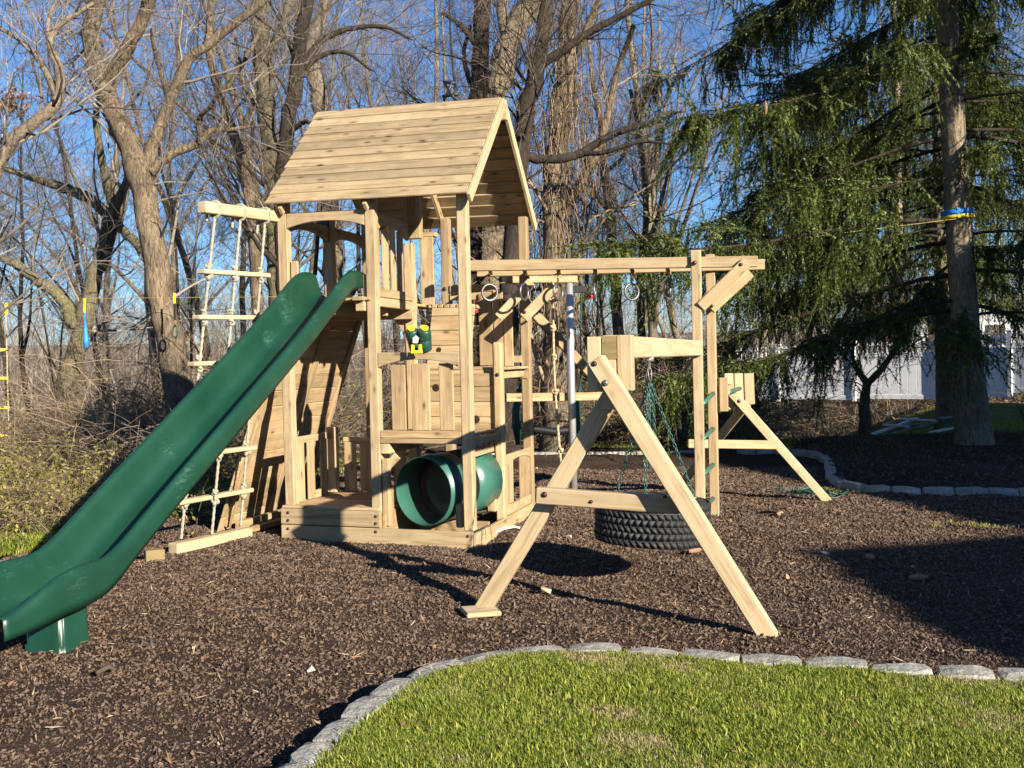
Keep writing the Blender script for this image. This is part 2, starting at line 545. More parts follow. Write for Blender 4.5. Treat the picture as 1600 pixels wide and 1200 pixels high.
def stone_mat():
    m, nt, n, l, b = new_mat("split granite")
    tc = n.new("ShaderNodeTexCoord"); oi = n.new("ShaderNodeObjectInfo")
    sp = noise(n, l, tc.outputs["Object"], 90, 4, .7)
    big = noise(n, l, tc.outputs["Object"], 9, 5, .65)
    r = ramp(n, [(.3, (.165, .155, .13)), (.5, (.335, .322, .28)), (.7, (.51, .49, .435))])
    l.new(sp.outputs[0], r.inputs[0])
    br = ramp(n, [(.35, (.65, .63, .58)), (.62, (1.05, 1.05, 1.05))]); l.new(big.outputs[0], br.inputs[0])
    c = mix(n, l, 1.0, r.outputs[0], br.outputs[0], 'MULTIPLY')
    hs = n.new("ShaderNodeHueSaturation")
    mr = n.new("ShaderNodeMapRange"); mr.inputs[3].default_value = .85; mr.inputs[4].default_value = 1.12
    l.new(oi.outputs["Random"], mr.inputs[0]); l.new(mr.outputs[0], hs.inputs["Value"]); l.new(c, hs.inputs["Color"])
    l.new(hs.outputs[0], b.inputs["Base Color"])
    b.inputs["Roughness"].default_value = .85
    bump(n, l, b, big.outputs[0], .8, .03)
    return m
STONE = stone_mat()
# ------------------------------------------------------------------ terrain
_nz = np.random.default_rng(3).random((64, 64))
def vnoise(x, y, s):
    x = np.asarray(x) / s; y = np.asarray(y) / s
    xi = np.floor(x).astype(int); yi = np.floor(y).astype(int)
    fx = x - xi; fy = y - yi
    fx = fx * fx * (3 - 2 * fx); fy = fy * fy * (3 - 2 * fy)
    g = lambda i, j: _nz[i % 64, j % 64]
    return (g(xi, yi) * (1 - fx) * (1 - fy) + g(xi + 1, yi) * fx * (1 - fy) + g(xi, yi + 1) * (1 - fx) * fy + g(xi + 1, yi + 1) * fx * fy) - .5

def gz(x, y):
    """Height of the ground: a level yard that drops into a wooded hollow on the left and behind."""
    x = np.asarray(x, float); y = np.asarray(y, float)
    z = -S * np.clip(x, -8, 9)
    q = np.maximum((y - 9.5) * .9, (-x - 4.2) * 1.0)
    q = np.where(x > 0, np.minimum(q, (y - 9.5) * .9), q)
    w = 1 - smooth(0.5, 7.0, x + 0 * y)
    z = z - 4.2 * smooth(0, 22, q) * np.maximum(w, smooth(30, 60, y) * .6)
    r = np.hypot(x - 2.65, y + 8)
    z = z + 13.0 * smooth(90, 320, r) + vnoise(x, y, 6) * .35 * smooth(2, 12, q)
    return z

def sheet(name, xs, ys, zf, mat):
    X, Y = np.meshgrid(xs, ys)
    v = np.stack([X, Y, zf(X, Y)], -1).reshape(-1, 3)
    nx, ny = len(xs), len(ys)
    i = np.arange(ny - 1)[:, None] * nx + np.arange(nx - 1)[None]
    q = np.stack([i, i + 1, i + nx + 1, i + nx], -1).reshape(-1, 4)
    o = put(name, mesh_np(name, v, [q], [mat], True))
    return tag(o, kind="structure")

_g = np.concatenate([[-900, -600, -400, -280, -200, -150, -110, -80], np.arange(-60, 60, 1.0), [60, 80, 110, 150, 200, 280, 400, 600, 900]])
sheet("ground", _g, _g, lambda x, y: gz(x, y) - .03 - .12 * ((x > -3.6) & (x < 9.6) & (y > -8) & (y < 9.4)), FOREST)
_mx = np.arange(-3.5, 9.6, .075); _my = np.arange(-7.5, 8.9, .075)
def mulch_z(x, y):
    hol = -.035 * np.exp(-((x + 1.2) ** 2 + (y + 4.3) ** 2) / .35) - .035 * np.exp(-((x - 1.6) ** 2 + (y + 1.0) ** 2) / .5)
    return gz(x, y) + .004 + hol + vnoise(x, y, .9) * .03 + vnoise(x, y, .35) * .035 + vnoise(x + 9, y, .11) * .022
sheet("mulch_bed", _mx, _my, mulch_z, MULCHG)
sheet("back_lawn", np.arange(-1.0, 24, .5), np.arange(8.95, 23.5, .5), lambda x, y: gz(x, y) + .01 + vnoise(x, y, 1.5) * .05, BACKLAWN)
sheet("side_lawn", np.arange(-4.6, -3.45, .1), np.arange(-9, 8.9, .2), lambda x, y: gz(x, y) + .03 + vnoise(x, y, .5) * .03, BACKLAWN)

def inpoly(x, y, poly):
    ins = np.zeros(len(x), bool)
    n = len(poly)
    for i in range(n):
        x0, y0 = poly[i]; x1, y1 = poly[(i + 1) % n]
        c = ((y0 > y) != (y1 > y)) & (x < (x1 - x0) * (y - y0) / (y1 - y0 + 1e-12) + x0)
        ins ^= c
    return ins

# front lawn, raised behind a border of granite blocks
LAWN_H = .085
border_px = [(452, 1225), (488, 1186), (531, 1153), (574, 1116), (614, 1083), (677, 1055), (757, 1034), (842, 1024), (931, 1022), (1018, 1027), (1110, 1034), (1206, 1042), (1306, 1047), (1412, 1053), (1512, 1060), (1608, 1066)]
border = [on_z(a, b, .06)[:2] for a, b in border_px]
lawn_poly = [tuple(p) for p in border] + [(6.0, -2.7), (12, -2.4), (12, -13), (1.4, -13), (.95, -6.0)]
cen = np.array([2.6, -4.6])
inner = [tuple(np.array(p) + (cen - np.array(p)) / np.linalg.norm(cen - np.array(p)) * .07) if i < len(border) else p for i, p in enumerate(lawn_poly)]
from mathutils.geometry import delaunay_2d_cdt
def lawn_z(x, y):
    return -S * np.clip(x, -8, 9) + LAWN_H + vnoise(x, y, .8) * .03
_pts = [(float(a), float(b)) for a, b in inner]
_rx = rng.uniform(.5, 6, 2600); _ry = rng.uniform(-7, -2.6, 2600)
_k = inpoly(_rx, _ry, inner)
_all = [Vector(p) for p in _pts] + [Vector((a, b)) for a, b in zip(_rx[_k], _ry[_k])]
cv, ce, cf, *_ = delaunay_2d_cdt(_all, [(i, (i + 1) % len(_pts)) for i in range(len(_pts))], [], 1, 1e-5)
lv = np.array([[p.x, p.y, 0] for p in cv]); lv[:, 2] = lawn_z(lv[:, 0], lv[:, 1])
nb = len(_pts)
skirt = lv[:nb].copy(); skirt[:, 2] -= .2
sq = np.array([[i, (i + 1) % nb, len(lv) + (i + 1) % nb, len(lv) + i] for i in range(nb)])
tag(put("lawn", mesh_np("lawn", np.concatenate([lv, skirt]), [np.array([list(f) for f in cf if len(f) == 3]), sq], [SOIL], False)), kind="structure")

def rough_stone(seed, L, W, H):
    r = np.random.default_rng(seed)
    bm = bmesh.new()
    nx, ny, nz = 6, 3, 3
    for i in range(nx + 1):
        for j in range(ny + 1):
            for k in range(nz + 1):
                if 0 < i < nx and 0 < j < ny and 0 < k < nz: continue
                x, y, z = i / nx - .5, j / ny - .5, k / nz - .5
                # round the corners of the block and chip its faces
                p = np.array([x * L, y * W, z * H])
                e = np.array([abs(x), abs(y), abs(z)]) * 2
                s = 1 - .10 * max(0, np.sort(e)[1] - .55) - .10 * max(0, np.sort(e)[0] - .4)
                p = p * s + r.normal(0, .0055, 3)
                bm.verts.new(p)
    bmesh.ops.convex_hull(bm, input=bm.verts)
    bmesh.ops.delete(bm, geom=[v for v in bm.verts if not v.link_faces], context='VERTS')
    me = bpy.data.meshes.new("stone")
    bm.to_mesh(me); bm.free()
    for p in me.polygons: p.use_smooth = False
    me.materials.append(STONE)
    return me

def stone_border(label, pts, W, H, z0, gap=.012):
    root = empty("stone_border", (pts[0][0], pts[0][1], float(gz(pts[0][0], pts[0][1]))))
    tag(root, label, "stone border")
    for i in range(len(pts) - 1):
        a, b = np.array(pts[i]), np.array(pts[i + 1])
        L = np.linalg.norm(b - a) - gap + random.uniform(-.012, .008)
        c = (a + b) / 2
        ang = math.atan2(b[1] - a[1], b[0] - a[0]) + random.uniform(-.03, .03)
        M = Matrix.Translation((c[0], c[1], -S * c[0] + z0 + random.uniform(-.008, .008))) @ Matrix.Rotation(ang, 4, 'Z') @ Matrix.Rotation(random.uniform(-.03, .03), 4, 'X') @ Matrix.Rotation(random.uniform(-.03, .03), 4, 'Y')
        put("stone", rough_stone(100 + i + int(L * 1000), L, W * random.uniform(.9, 1.08), H), root, M)
    return root
# joints of the near border lie between the listed stone centres
bj = [border[0] + (border[0] - border[1]) / 2] + [(border[i] + border[i + 1]) / 2 for i in range(len(border) - 1)] + [border[-1] + (border[-1] - border[-2]) / 2]
bj += [bj[-1] + np.array([.28, .012]) * k for k in range(1, 4)]
stone_border("curved border of pale granite blocks edging the front lawn", bj, .145, .15, .022)
far_px = [(1150, 703), (1180, 703), (1208, 703), (1236, 704), (1262, 707), (1284, 712), (1294, 722), (1297, 733), (1300, 746), (1320, 757), (1351, 762), (1392, 765), (1441, 767), (1490, 768), (1541, 767), (1590, 767), (1640, 768), (1690, 770)]
far_b = [on_z(a, b, .05)[:2] for a, b in far_px]
stone_border("low granite border around the shaded spruce bed", far_b, .12, .12, .025)
back_px = [(700, 708), (760, 707), (820, 706), (875, 706), (930, 705), (985, 704), (1040, 704), (1090, 703)]
stone_border("straight granite border along the back of the mulch", [on_z(a, b, .05)[:2] for a, b in back_px], .10, .07, .005)
side_px = [(-40, 893), (25, 884), (62, 872), (95, 862), (130, 851), (165, 841), (200, 831)]
stone_border("short granite border beside the tangled shrub at the left", [on_z(a, b, .03)[:2] for a, b in side_px], .12, .1, .02)

# raised bed of dark mulch under the spruce
sb = [tuple(p) for p in far_b[4:]] + [(14, 5.2), (14, 13), (2.6, 13), tuple(far_b[3])]
_rx = rng.uniform(2, 14, 900); _ry = rng.uniform(4, 13, 900); _k = inpoly(_rx, _ry, sb)
_all = [Vector((float(a), float(b))) for a, b in sb] + [Vector((a, b)) for a, b in zip(_rx[_k], _ry[_k])]
cv, ce, cf, *_ = delaunay_2d_cdt(_all, [(i, (i + 1) % len(sb)) for i in range(len(sb))], [], 1, 1e-5)
lv = np.array([[p.x, p.y, 0] for p in cv]); lv[:, 2] = gz(lv[:, 0], lv[:, 1]) + .07 + vnoise(lv[:, 0], lv[:, 1], .4) * .05
tag(put("spruce_bed", mesh_np("spruce_bed", lv, [np.array([list(f) for f in cf if len(f) == 3])], [MULCHG], True)), kind="structure")

# ------------------------------------------------------------------ scattered stuff (mulch, grass, litter)
def template(name, me):
    return bpy.data.objects.new(name, me)      # only a source for instances, never placed itself

def scatter(name, pts, rot, scl, idx, temps):
    me = bpy.data.meshes.new(name)
    pts = np.asarray(pts, np.float32)
    me.vertices.add(len(pts)); me.vertices.foreach_set("co", pts.ravel())
    a = me.attributes.new("rot", 'FLOAT_VECTOR', 'POINT'); a.data.foreach_set("vector", np.asarray(rot, np.float32).ravel())
    a = me.attributes.new("scl", 'FLOAT_VECTOR', 'POINT')
    scl = np.asarray(scl, np.float32)
    if scl.ndim == 1: scl = np.repeat(scl[:, None], 3, 1)
    a.data.foreach_set("vector", np.ascontiguousarray(scl).ravel())
    a = me.attributes.new("idx", 'INT', 'POINT'); a.data.foreach_set("value", np.asarray(idx, np.int32))
    o = put(name, me)
    ng = bpy.data.node_groups.new(name, 'GeometryNodeTree')
    ng.interface.new_socket("Geometry", in_out='INPUT', socket_type='NodeSocketGeometry')
    ng.interface.new_socket("Geometry", in_out='OUTPUT', socket_type='NodeSocketGeometry')
    n, l = ng.nodes, ng.links
    gi = n.new("NodeGroupInput"); go = n.new("NodeGroupOutput")
    iop = n.new("GeometryNodeInstanceOnPoints")
    jn = n.new("GeometryNodeJoinGeometry")
    for t in temps[::-1]:
        inf = n.new("GeometryNodeObjectInfo"); inf.inputs["Object"].default_value = t; inf.inputs["As Instance"].default_value = True
        l.new(inf.outputs["Geometry"], jn.inputs[0])
    l.new(gi.outputs[0], iop.inputs["Points"]); l.new(jn.outputs[0], iop.inputs["Instance"])
    iop.inputs["Pick Instance"].default_value = True
    def named(nm, ty):
        x = n.new("GeometryNodeInputNamedAttribute"); x.data_type = ty; x.inputs[0].default_value = nm; return x.outputs[0]
    e2r = n.new("FunctionNodeEulerToRotation"); l.new(named("rot", 'FLOAT_VECTOR'), e2r.inputs[0])
    l.new(e2r.outputs[0], iop.inputs["Rotation"])
    l.new(named("scl", 'FLOAT_VECTOR'), iop.inputs["Scale"])
    l.new(named("idx", 'INT'), iop.inputs["Instance Index"])
    l.new(iop.outputs[0], go.inputs[0])
    md = o.modifiers.new("scatter", 'NODES'); md.node_group = ng
    return tag(o, kind="stuff")

def chip_mesh(seed, mat, sx=1, sy=.55, sz=.32):
    r = np.random.default_rng(seed)
    bm = bmesh.new()
    for p in r.uniform(-.5, .5, (9, 3)) * [sx, sy, sz]: bm.verts.new(p)
    bmesh.ops.convex_hull(bm, input=bm.verts)
    bmesh.ops.delete(bm, geom=[v for v in bm.verts if not v.link_faces], context='VERTS')
    me = bpy.data.meshes.new("chip"); bm.to_mesh(me); bm.free()
    me.materials.append(mat)
    return me

def in_view(x, y, margin=.06):
    dx = np.stack([x - CAM[0], y - CAM[1], np.full_like(x, -CAM[2])], -1)
    d = dx @ FWD; u = (dx @ RIGHT) / np.maximum(d, .1)
    return (d > 2.6) & (np.abs(u) < .4944 + margin), d

def mulch_points(n, dmax, power, r):
    d = 2.8 + (dmax - 2.8) * r.random(n) ** power
    u = r.uniform(-.53, .53, n)
    p = CAM[None, :2] + (_f0[None, :2] + _r0[None, :2] * u[:, None]) * d[:, None]
    x, y = p[:, 0], p[:, 1]
    ok = (x > -3.45) & (x < 9.5) & (y > -7.4) & (y < 8.9) & ~inpoly(x, y, lawn_poly)
    return x[ok], y[ok], d[ok]

chips = [template("mulch_chip", chip_mesh(s, MULCH, 1, random.uniform(.45, .8), random.uniform(.4, .7))) for s in range(6)]
chips += [template("straw_bit", chip_mesh(s, STRAW, 1, .09, .06)) for s in (20, 21)] + [template("leaf_bit", chip_mesh(30, LITTER, 1, .6, .08)), template("pale_bit", chip_mesh(31, STRAW, 1, .7, .4))]
r2 = np.random.default_rng(5)
x, y, d = mulch_points(300000, 14, .72, r2)
N = len(x)
size = (.008 + .024 * r2.random(N) ** 2.4) * (.62 + .075 * d)
z = mulch_z(x, y) + size * .12
rot = np.stack([r2.normal(0, .6, N), r2.normal(0, .6, N), r2.uniform(0, 6.28, N)], -1)
idx = r2.integers(0, 6, N)
q = r2.random(N)
idx = np.where(q > .988, r2.integers(6, 8, N), idx); size = np.where(q > .988, r2.uniform(.02, .10, N) , size)
idx = np.where(q > .9995, 8, idx); size = np.where(q > .9995, r2.uniform(.03, .07, N), size)
small = (q > .983) & (q <= .988); idx = np.where(small, 9, idx); size = np.where(small, r2.uniform(.008, .02, N), size)
z = np.where(q > .988, mulch_z(x, y) + .014, z)
scatter("mulch_chips", np.stack([x, y, z], -1), rot, size, idx, chips)

bxr, byr = r2.uniform(2.5, 13, 14000), r2.uniform(4.3, 13, 14000)
ok = inpoly(bxr, byr, sb); bxr, byr = bxr[ok], byr[ok]; N = len(bxr)
scatter("bed_mulch", np.stack([bxr, byr, gz(bxr, byr) + .085], -1), r2.normal(0, .6, (N, 3)) + [0, 0, 2], r2.uniform(.02, .06, N), np.where(r2.random(N) > .985, 8, r2.integers(0, 6, N)), chips)

def tuft_mesh(seed, mat, nb=14, h=.05, spread=.02, w=.0032):
    r = np.random.default_rng(seed); a = Acc()
    for _ in range(nb):
        an = r.uniform(0, 6.28); hh = h * r.uniform(.5, 1.15); lean = r.uniform(.1, .9)
        b = np.array([*(r.normal(0, spread, 2)), -.004]); dr = np.array([math.cos(an), math.sin(an), 0]); sd = np.array([-dr[1], dr[0], 0]) * w * r.uniform(.7, 1.3)
        p1 = b + dr * lean * hh * .25 + [0, 0, hh * .55]; p2 = b + dr * lean * hh * .8 + [0, 0, hh * (1 - .35 * lean)]
        a.add([b - sd, b + sd, p1 + sd * .8, p1 - sd * .8, p2], [[0, 1, 2, 3]], [[3, 2, 4]])
    return a.mesh("tuft", [mat], True)
tufts = [template("grass_tuft", tuft_mesh(s, GRASS, 18, .030, .018, .0018)) for s in range(4)] + [template("dry_tuft", tuft_mesh(s, DRYGRASS, 14, .026, .02, .0018)) for s in (10, 11)]
d = 2.7 + 4.3 * r2.random(130000) ** .8; u = r2.uniform(-.55, .55, 130000)
p = CAM[None, :2] + (_f0[None, :2] + _r0[None, :2] * u[:, None]) * d[:, None]
ok = inpoly(p[:, 0], p[:, 1], inner)
x, y = p[ok, 0], p[ok, 1]; N = len(x)
patch = vnoise(x + 3, y, .45) + vnoise(x, y + 5, .16) * .8
dry = patch * .7 + r2.normal(0, .25, N) > .20
idx = np.where(dry, r2.integers(4, 6, N), r2.integers(0, 4, N))
keep = r2.random(N) > np.clip(.1 + .9 * (vnoise(x + 7, y + 2, .22) - .08) * 2, .08, .8)
sc_ = r2.uniform(.45, 1.15, N) * np.where(dry, .9, 1 - .75 * patch)
rot = np.stack([r2.normal(0, .15, N), r2.normal(0, .15, N), r2.uniform(0, 6.28, N)], -1)
scatter("grass", np.stack([x, y, lawn_z(x, y)], -1)[keep], rot[keep], sc_[keep], idx[keep], tufts)
lx, ly = r2.uniform(.9, 5.5, 260), r2.uniform(-6, -2.7, 260); ok = inpoly(lx, ly, inner); lx, ly = lx[ok], ly[ok]; N = len(lx)
scatter("lawn_litter", np.stack([lx, ly, lawn_z(lx, ly) + .022], -1), r2.normal(0, .4, (N, 3)) + [0, 0, 2], r2.uniform(.018, .05, N), np.where(r2.random(N) > .45, 6, 8), chips)
# a few tufts between the border stones and weeds at the mulch edges
wx, wy = [], []
for i in (6, 8, 13, 14):
    wx += list(bj[i][0] + r2.normal(0, .012, 9)); wy += list(bj[i][1] + r2.normal(0, .03, 9))
for px, py, k in ((1270, 768, 16), (1545, 826, 10), (1490, 818, 7), (800, 805, 6), (1330, 770, 8)):
    c = on_z(px, py)
    wx += list(c[0] + r2.normal(0, .16, k)); wy += list(c[1] + r2.normal(0, .10, k))
wx, wy = np.array(wx), np.array(wy); N = len(wx)
scatter("weed_tufts", np.stack([wx, wy, mulch_z(wx, wy) + .02], -1), np.stack([wx * 0, wx * 0, r2.uniform(0, 6, N)], -1), r2.uniform(.8, 1.5, N), r2.integers(0, 6, N), tufts)
# rough grass behind and beside the bed
x = r2.uniform(-1, 13, 26000); y = 9.0 + 14 * r2.random(26000) ** 1.3
ok = ~((x > 2.4) & (y < 13)); x, y = x[ok], y[ok]
x = np.concatenate([x, r2.uniform(-4.6, -3.42, 5000)]); y = np.concatenate([y, r2.uniform(-5, 6, 5000)]); N = len(x)
scatter("rough_grass", np.stack([x, y, gz(x, y) + .02], -1), np.stack([x * 0, x * 0, r2.uniform(0, 6, N)], -1), r2.uniform(1.2, 2.4, N), r2.integers(0, 5, N), tufts)
# ------------------------------------------------------------------ small builders
def project(p):
    d = np.array(p, float) - CAM
    k = d @ FWD
    return 800 + F * (d @ RIGHT) / k, 600 - F * (d @ UP) / k

def rope_pts(p0, p1, sag=0.0, n=None):
    p0, p1 = np.array(p0, float), np.array(p1, float)
    L = np.linalg.norm(p1 - p0); n = n or max(6, int(L / .012))
    t = np.linspace(0, 1, n)[:, None]
    p = p0 + (p1 - p0) * t
    p[:, 2] -= (sag * 4 * t * (1 - t))[:, 0]
    return p

def rope(name, parent, pts, r, mat, pitch=.055):
    """Three-strand laid rope."""
    pts = np.asarray(pts, float)
    n = len(pts); k = 12
    T = np.gradient(pts, axis=0); T /= np.linalg.norm(T, axis=1, keepdims=True)
    ref = np.eye(3)[np.argmin(np.abs(T.mean(0)))]
    U = np.cross(T, ref); U /= np.linalg.norm(U, axis=1, keepdims=True); V = np.cross(T, U)
    s = np.concatenate([[0], np.cumsum(np.linalg.norm(np.diff(pts, axis=0), axis=1))])
    a = np.linspace(0, 2 * np.pi, k, endpoint=False)
    rr = r * (1 + .17 * np.cos(3 * (a[None] - s[:, None] / pitch * 2 * np.pi / 3)))
    v = pts[:, None] + rr[..., None] * (np.cos(a)[None, :, None] * U[:, None] + np.sin(a)[None, :, None] * V[:, None])
    i = np.arange(n - 1)[:, None] * k; j = np.arange(k)[None]; j2 = (j + 1) % k
    q = np.stack([i + j, i + j2, i + k + j2, i + k + j], -1).reshape(-1, 4)
    caps = np.array([list(range(k))[::-1], [(n - 1) * k + m for m in range(k)]])
    return put(name, mesh_np(name, v.reshape(-1, 3), [q, caps], [mat], True), parent)

def knot(name, parent, c, r, mat, seed=0):
    """Overhand knot: a short trefoil of thick rope."""
    t = np.linspace(0, 2 * np.pi, 40)
    p = np.stack([np.sin(t) + 2 * np.sin(2 * t), np.cos(t) - 2 * np.cos(2 * t), -np.sin(3 * t) * 1.6], -1) * r * .42
    R = np.array(Matrix.Rotation(seed, 3, 'Z') @ Matrix.Rotation(1.2, 3, 'X'))
    v, q = tubes((p @ R.T + np.array(c))[None], np.full((1, 40), r * .72), 7)
    return put(name, mesh_np(name, v, [q], [mat], True), parent)

def torus(R, r, kR=28, kr=8, sx=1.0):
    a = np.linspace(0, 2 * np.pi, kR, endpoint=False); b = np.linspace(0, 2 * np.pi, kr, endpoint=False)
    x = (R + r * np.cos(b)[None]) * np.cos(a)[:, None] * sx; z = (R + r * np.cos(b)[None]) * np.sin(a)[:, None]
    y = np.broadcast_to(r * np.sin(b)[None], x.shape)
    v = np.stack([x, y, z], -1).reshape(-1, 3)
    i = np.arange(kR)[:, None]; j = np.arange(kr)[None]
    q = np.stack([i * kr + j, ((i + 1) % kR) * kr + j, ((i + 1) % kR) * kr + (j + 1) % kr, i * kr + (j + 1) % kr], -1).reshape(-1, 4)
    return v, q

def chain(name, parent, p0, p1, mat, link=.042, wire=.0042):
    p0, p1 = np.array(p0, float), np.array(p1, float)
    L = np.linalg.norm(p1 - p0); n = max(2, int(L / (link * .78)))
    M = np.array(frame(Vector(p0), Vector(p1), (0.3, 0.9, 0.1)).to_3x3())
    tv, tq = torus(link * .5 - wire, wire, 10, 5)
    tv = tv * [1, 1, .62]
    a = Acc()
    for i in range(n):
        v = tv.copy()
        if i % 2: v = v[:, [0, 2, 1]]
        c = p0 + (p1 - p0) * ((i + .5) / n)
        a.add(v @ M.T + c, tq)
    return put(name, a.mesh(name, [mat]), parent)

_bolt = {}
def bolt(parent, p, direction, r=.016, mat=None, name="bolt"):
    mat = mat or BOLT
    if (r, mat.name) not in _bolt:
        v, q = revolve([(0.0001, .010), (r * .45, .0095), (r * .8, .006), (r, 0.0), (r * 1.02, -.004)], 12)
        _bolt[(r, mat.name)] = mesh_np("bolt", v, [q], [mat], True)
    d = Vector(direction).normalized()
    M = Matrix.Translation(Vector(p)) @ d.to_track_quat('Z', 'Y').to_matrix().to_4x4()
    return put(name, _bolt[(r, mat.name)], parent, M)

def bolt_f(parent, px, py, y, r=.014):      # bolt on a face that looks to the front
    p = P(*on_y(px, py, y)); return bolt(parent, p, (0, -1, 0), r)

# ------------------------------------------------------------------ play tower
tower = empty("play_tower", P(-.86, .9, 0))
tag(tower, "tall cedar play tower with gabled board roof and stepped decks", "play tower")
PZ = 2.90
def post(X, Y, Z, mat=WOOD, name="post", c=.007):
    return bx(name, tower, X, Y, Z, mat, c=c)
post((-1.714, -1.626), (0, .088), (.262, PZ), WOODG)
post((-.902, -.814), (0, .088), (.0, PZ), WOODG)
post((-.088, 0), (0, .088), (.118, PZ), WOODG)
post((-.857, -.769), (1.752, 1.84), (.0, 2.94))
post((-.05, .038), (1.752, 1.84), (.0, 2.92))
post((-1.714, -1.626), (1.752, 1.84), (.0, 2.93))
post((-1.706, -1.618), (.86, .948), (1.95, 2.93))
post((-.062, .026), (.822, .91), (.03, 1.68), c=.016)
post((-.902, -.814), (.86, .948), (.0, 2.60))
bx("hanging_post", tower, (-.90, -.735), (.862, .946), (2.64, 3.45), WOOD)
# inner second plies beside the posts
bx("post", tower, (-.808, -.752), (.012, .086), (.13, .70), WOOD)

base = empty("base_frame", P(-.86, 0, 0), tower)
bx("base_board", base, (-1.737, .0), (-.040, -.003), (-.05, .118), WOODG)
bx("base_board", base, (-1.737, -.812), (-.040, -.003), (.124, .263), WOODG)
bx("base_board", base, (.003, .04), (-.035, 1.86), (-.05, .108), WOOD)
bx("base_board", base, (-1.737, -1.70), (.0, .95), (-.05, .255), WOODG)
bx("base_board", base, (-1.70, -.05), (1.845, 1.88), (-.04, .11), WOOD)
bx("base_board", base, (-.81, -.778), (-.002, .9), (.0, .25), WOOD)
bx("base_board", base, (-.77, -.06), (.60, .637), (.0, .10), WOOD)
for px, py in ((450, 801), (450, 813), (450, 826), (587, 807), (587, 818), (587, 831), (731, 838)):
    bolt_f(tower, px, py, -.0415, .013)

def deck(name, X, Ys, z, t, mat, axis='x', gap=.006, w=.115):
    d = empty(name, P(X[0], Ys[0], z), tower)
    if axis == 'x':
        y = Ys[0]
        while y < Ys[1] - .02:
            y1 = min(y + w, Ys[1])
            bx("plank", d, X, (y, y1 - gap), (z - t, z), mat)
            y = y1
    else:
        x = X[0]
        while x < X[1] - .02:
            x1 = min(x + w, X[1])
            bx("plank", d, (x, x1 - gap), Ys, (z - t, z), mat)
            x = x1
    return d
deck("ground_deck", (-1.72, -.825), (-.045, .93), .288, .024, WOOD)
deck("low_deck", (-.80, -.045), (.045, .82), .905, .024, WOOD)
deck("middle_deck", (-.805, .03), (.92, 1.75), 1.455, .024, WOOD)
deck("slide_deck", (-1.72, -.86), (-.02, 1.75), 2.057, .024, WOOD)
deck("upper_landing", (-.80, -.40), (1.30, 1.75), 2.057, .035, WOOD, 'y', .012, .062)

# low deck rim, joists and gussets
rim = empty("deck_rim", P(-.45, 0, .9), tower)
bx("rim_board", rim, (-.812, -.09), (.002, .038), (.877, .938), WOOD)
bx("rim_board", rim, (-.812, -.09), (.0, .036), (.832, .873), WOOD)
bx("rim_board", rim, (-.036, .0), (.092, .82), (.79, .868), WOOD)
bx("joist", rim, (-.812, -.735), (.01, .82), (.742, .828), WOODG)
bx("joist", rim, (-.13, -.06), (.10, .82), (.70, .785), WOOD)
for k in range(5):
    bolt(tower, P(.001, .16 + k * .15, .80 + .012 * (k % 2)), (1, 0, 0), .009)
# slide deck rim
bx("rim_board", rim, (-.852, -.816), (.09, .97), (1.985, 2.062), WOOD)
bx("rim_board", rim, (-.852, -.816), (.09, .97), (2.066, 2.142), WOOD)
bx("rim_board", rim, (-1.0, -.904), (-.075, .04), (2.03, 2.066), WOOD)
bx("joist", rim, (-.99, -.91), (-.03, .5), (1.945, 2.026), WOODG)
bx("joist", rim, (-1.7, -.91), (.10, .14), (1.92, 2.02), WOOD)
bx("joist", rim, (-1.7, -.91), (.45, .49), (1.92, 2.02), WOOD)
bx("joist", rim, (-1.7, -.80), (.80, .84), (1.90, 2.02), WOOD)
bx("joist", rim, (-.86, -.06), (.912, .95), (1.385, 1.428), WOOD)
bx("joist", rim, (-.06, -.02), (.92, 1.75), (1.35, 1.428), WOOD)
bx("joist", rim, (-.7, -.62), (.96, 1.75), (1.34, 1.428), WOODG)
board("gusset", tower, (-.80, .10, .62), (-.70, .10, .72), .07, .04, WOOD)
board("gusset", tower, (-.80, .9, 1.70), (-1.02, .9, 1.97), .09, .04, WOOD)

# front railing of the low deck
rail = empty("front_railing", P(-.45, .02, .94), tower)
arch("arched_rail", rail, (-.812, .017, 1.594), (-.09, .017, 1.592), .127, .06, .038, WOODG)
for X in ((-.717, -.59), (-.533, -.373), (-.289, -.165)):
    bx("baluster", rail, X, (.040, .062), (.94, 1.50), WOOD)
bolt_f(rail, 714, 571, -.004, .008)

# arched rails under the roof
top = empty("arched_headers", P(-1.26, .4, 2.7), tower)
arch("arched_rail", top, (-1.624, .018, 2.798), (-.904, .018, 2.797), .132, .078, .038, WOODG)
arch("arched_rail", top, (-1.668, .09, 2.79), (-1.668, .858, 2.79), .15, .085, .038, WOOD)
arch("arched_rail", top, (-1.668, .95, 2.79), (-1.668, 1.75, 2.79), .15, .085, .038, WOOD)
arch("arched_rail", top, (-.858, .09, 2.79), (-.858, .858, 2.79), .17, .085, .038, WOOD)

# balusters along the inner side of the slide deck
sidr = empty("slide_deck_railing", P(-.85, .5, 2.1), tower)
for y0, y1, zt in ((.10, .20, 2.72), (.27, .40, 2.66), (.46, .56, 2.72), (.62, .74, 2.68)):
    bx("baluster", sidr, (-.872, -.853), (y0, y1), (2.04, zt), WOOD)
for px, py in (((656.5, 677), (370, 477)), ):
    fb("baluster", sidr, px, py, 1.30, .022, WOOD)
fb("cap_rail", sidr, (652, 680), (363, 370), 1.33, .09, WOOD)
# slide cheek boards
fb("cheek_board", tower, (567, 579.5), (428, 465), .03, .03, WOOD)
fb("cheek_board", tower, (454.5, 465), (408, 452), .03, .03, WOOD)

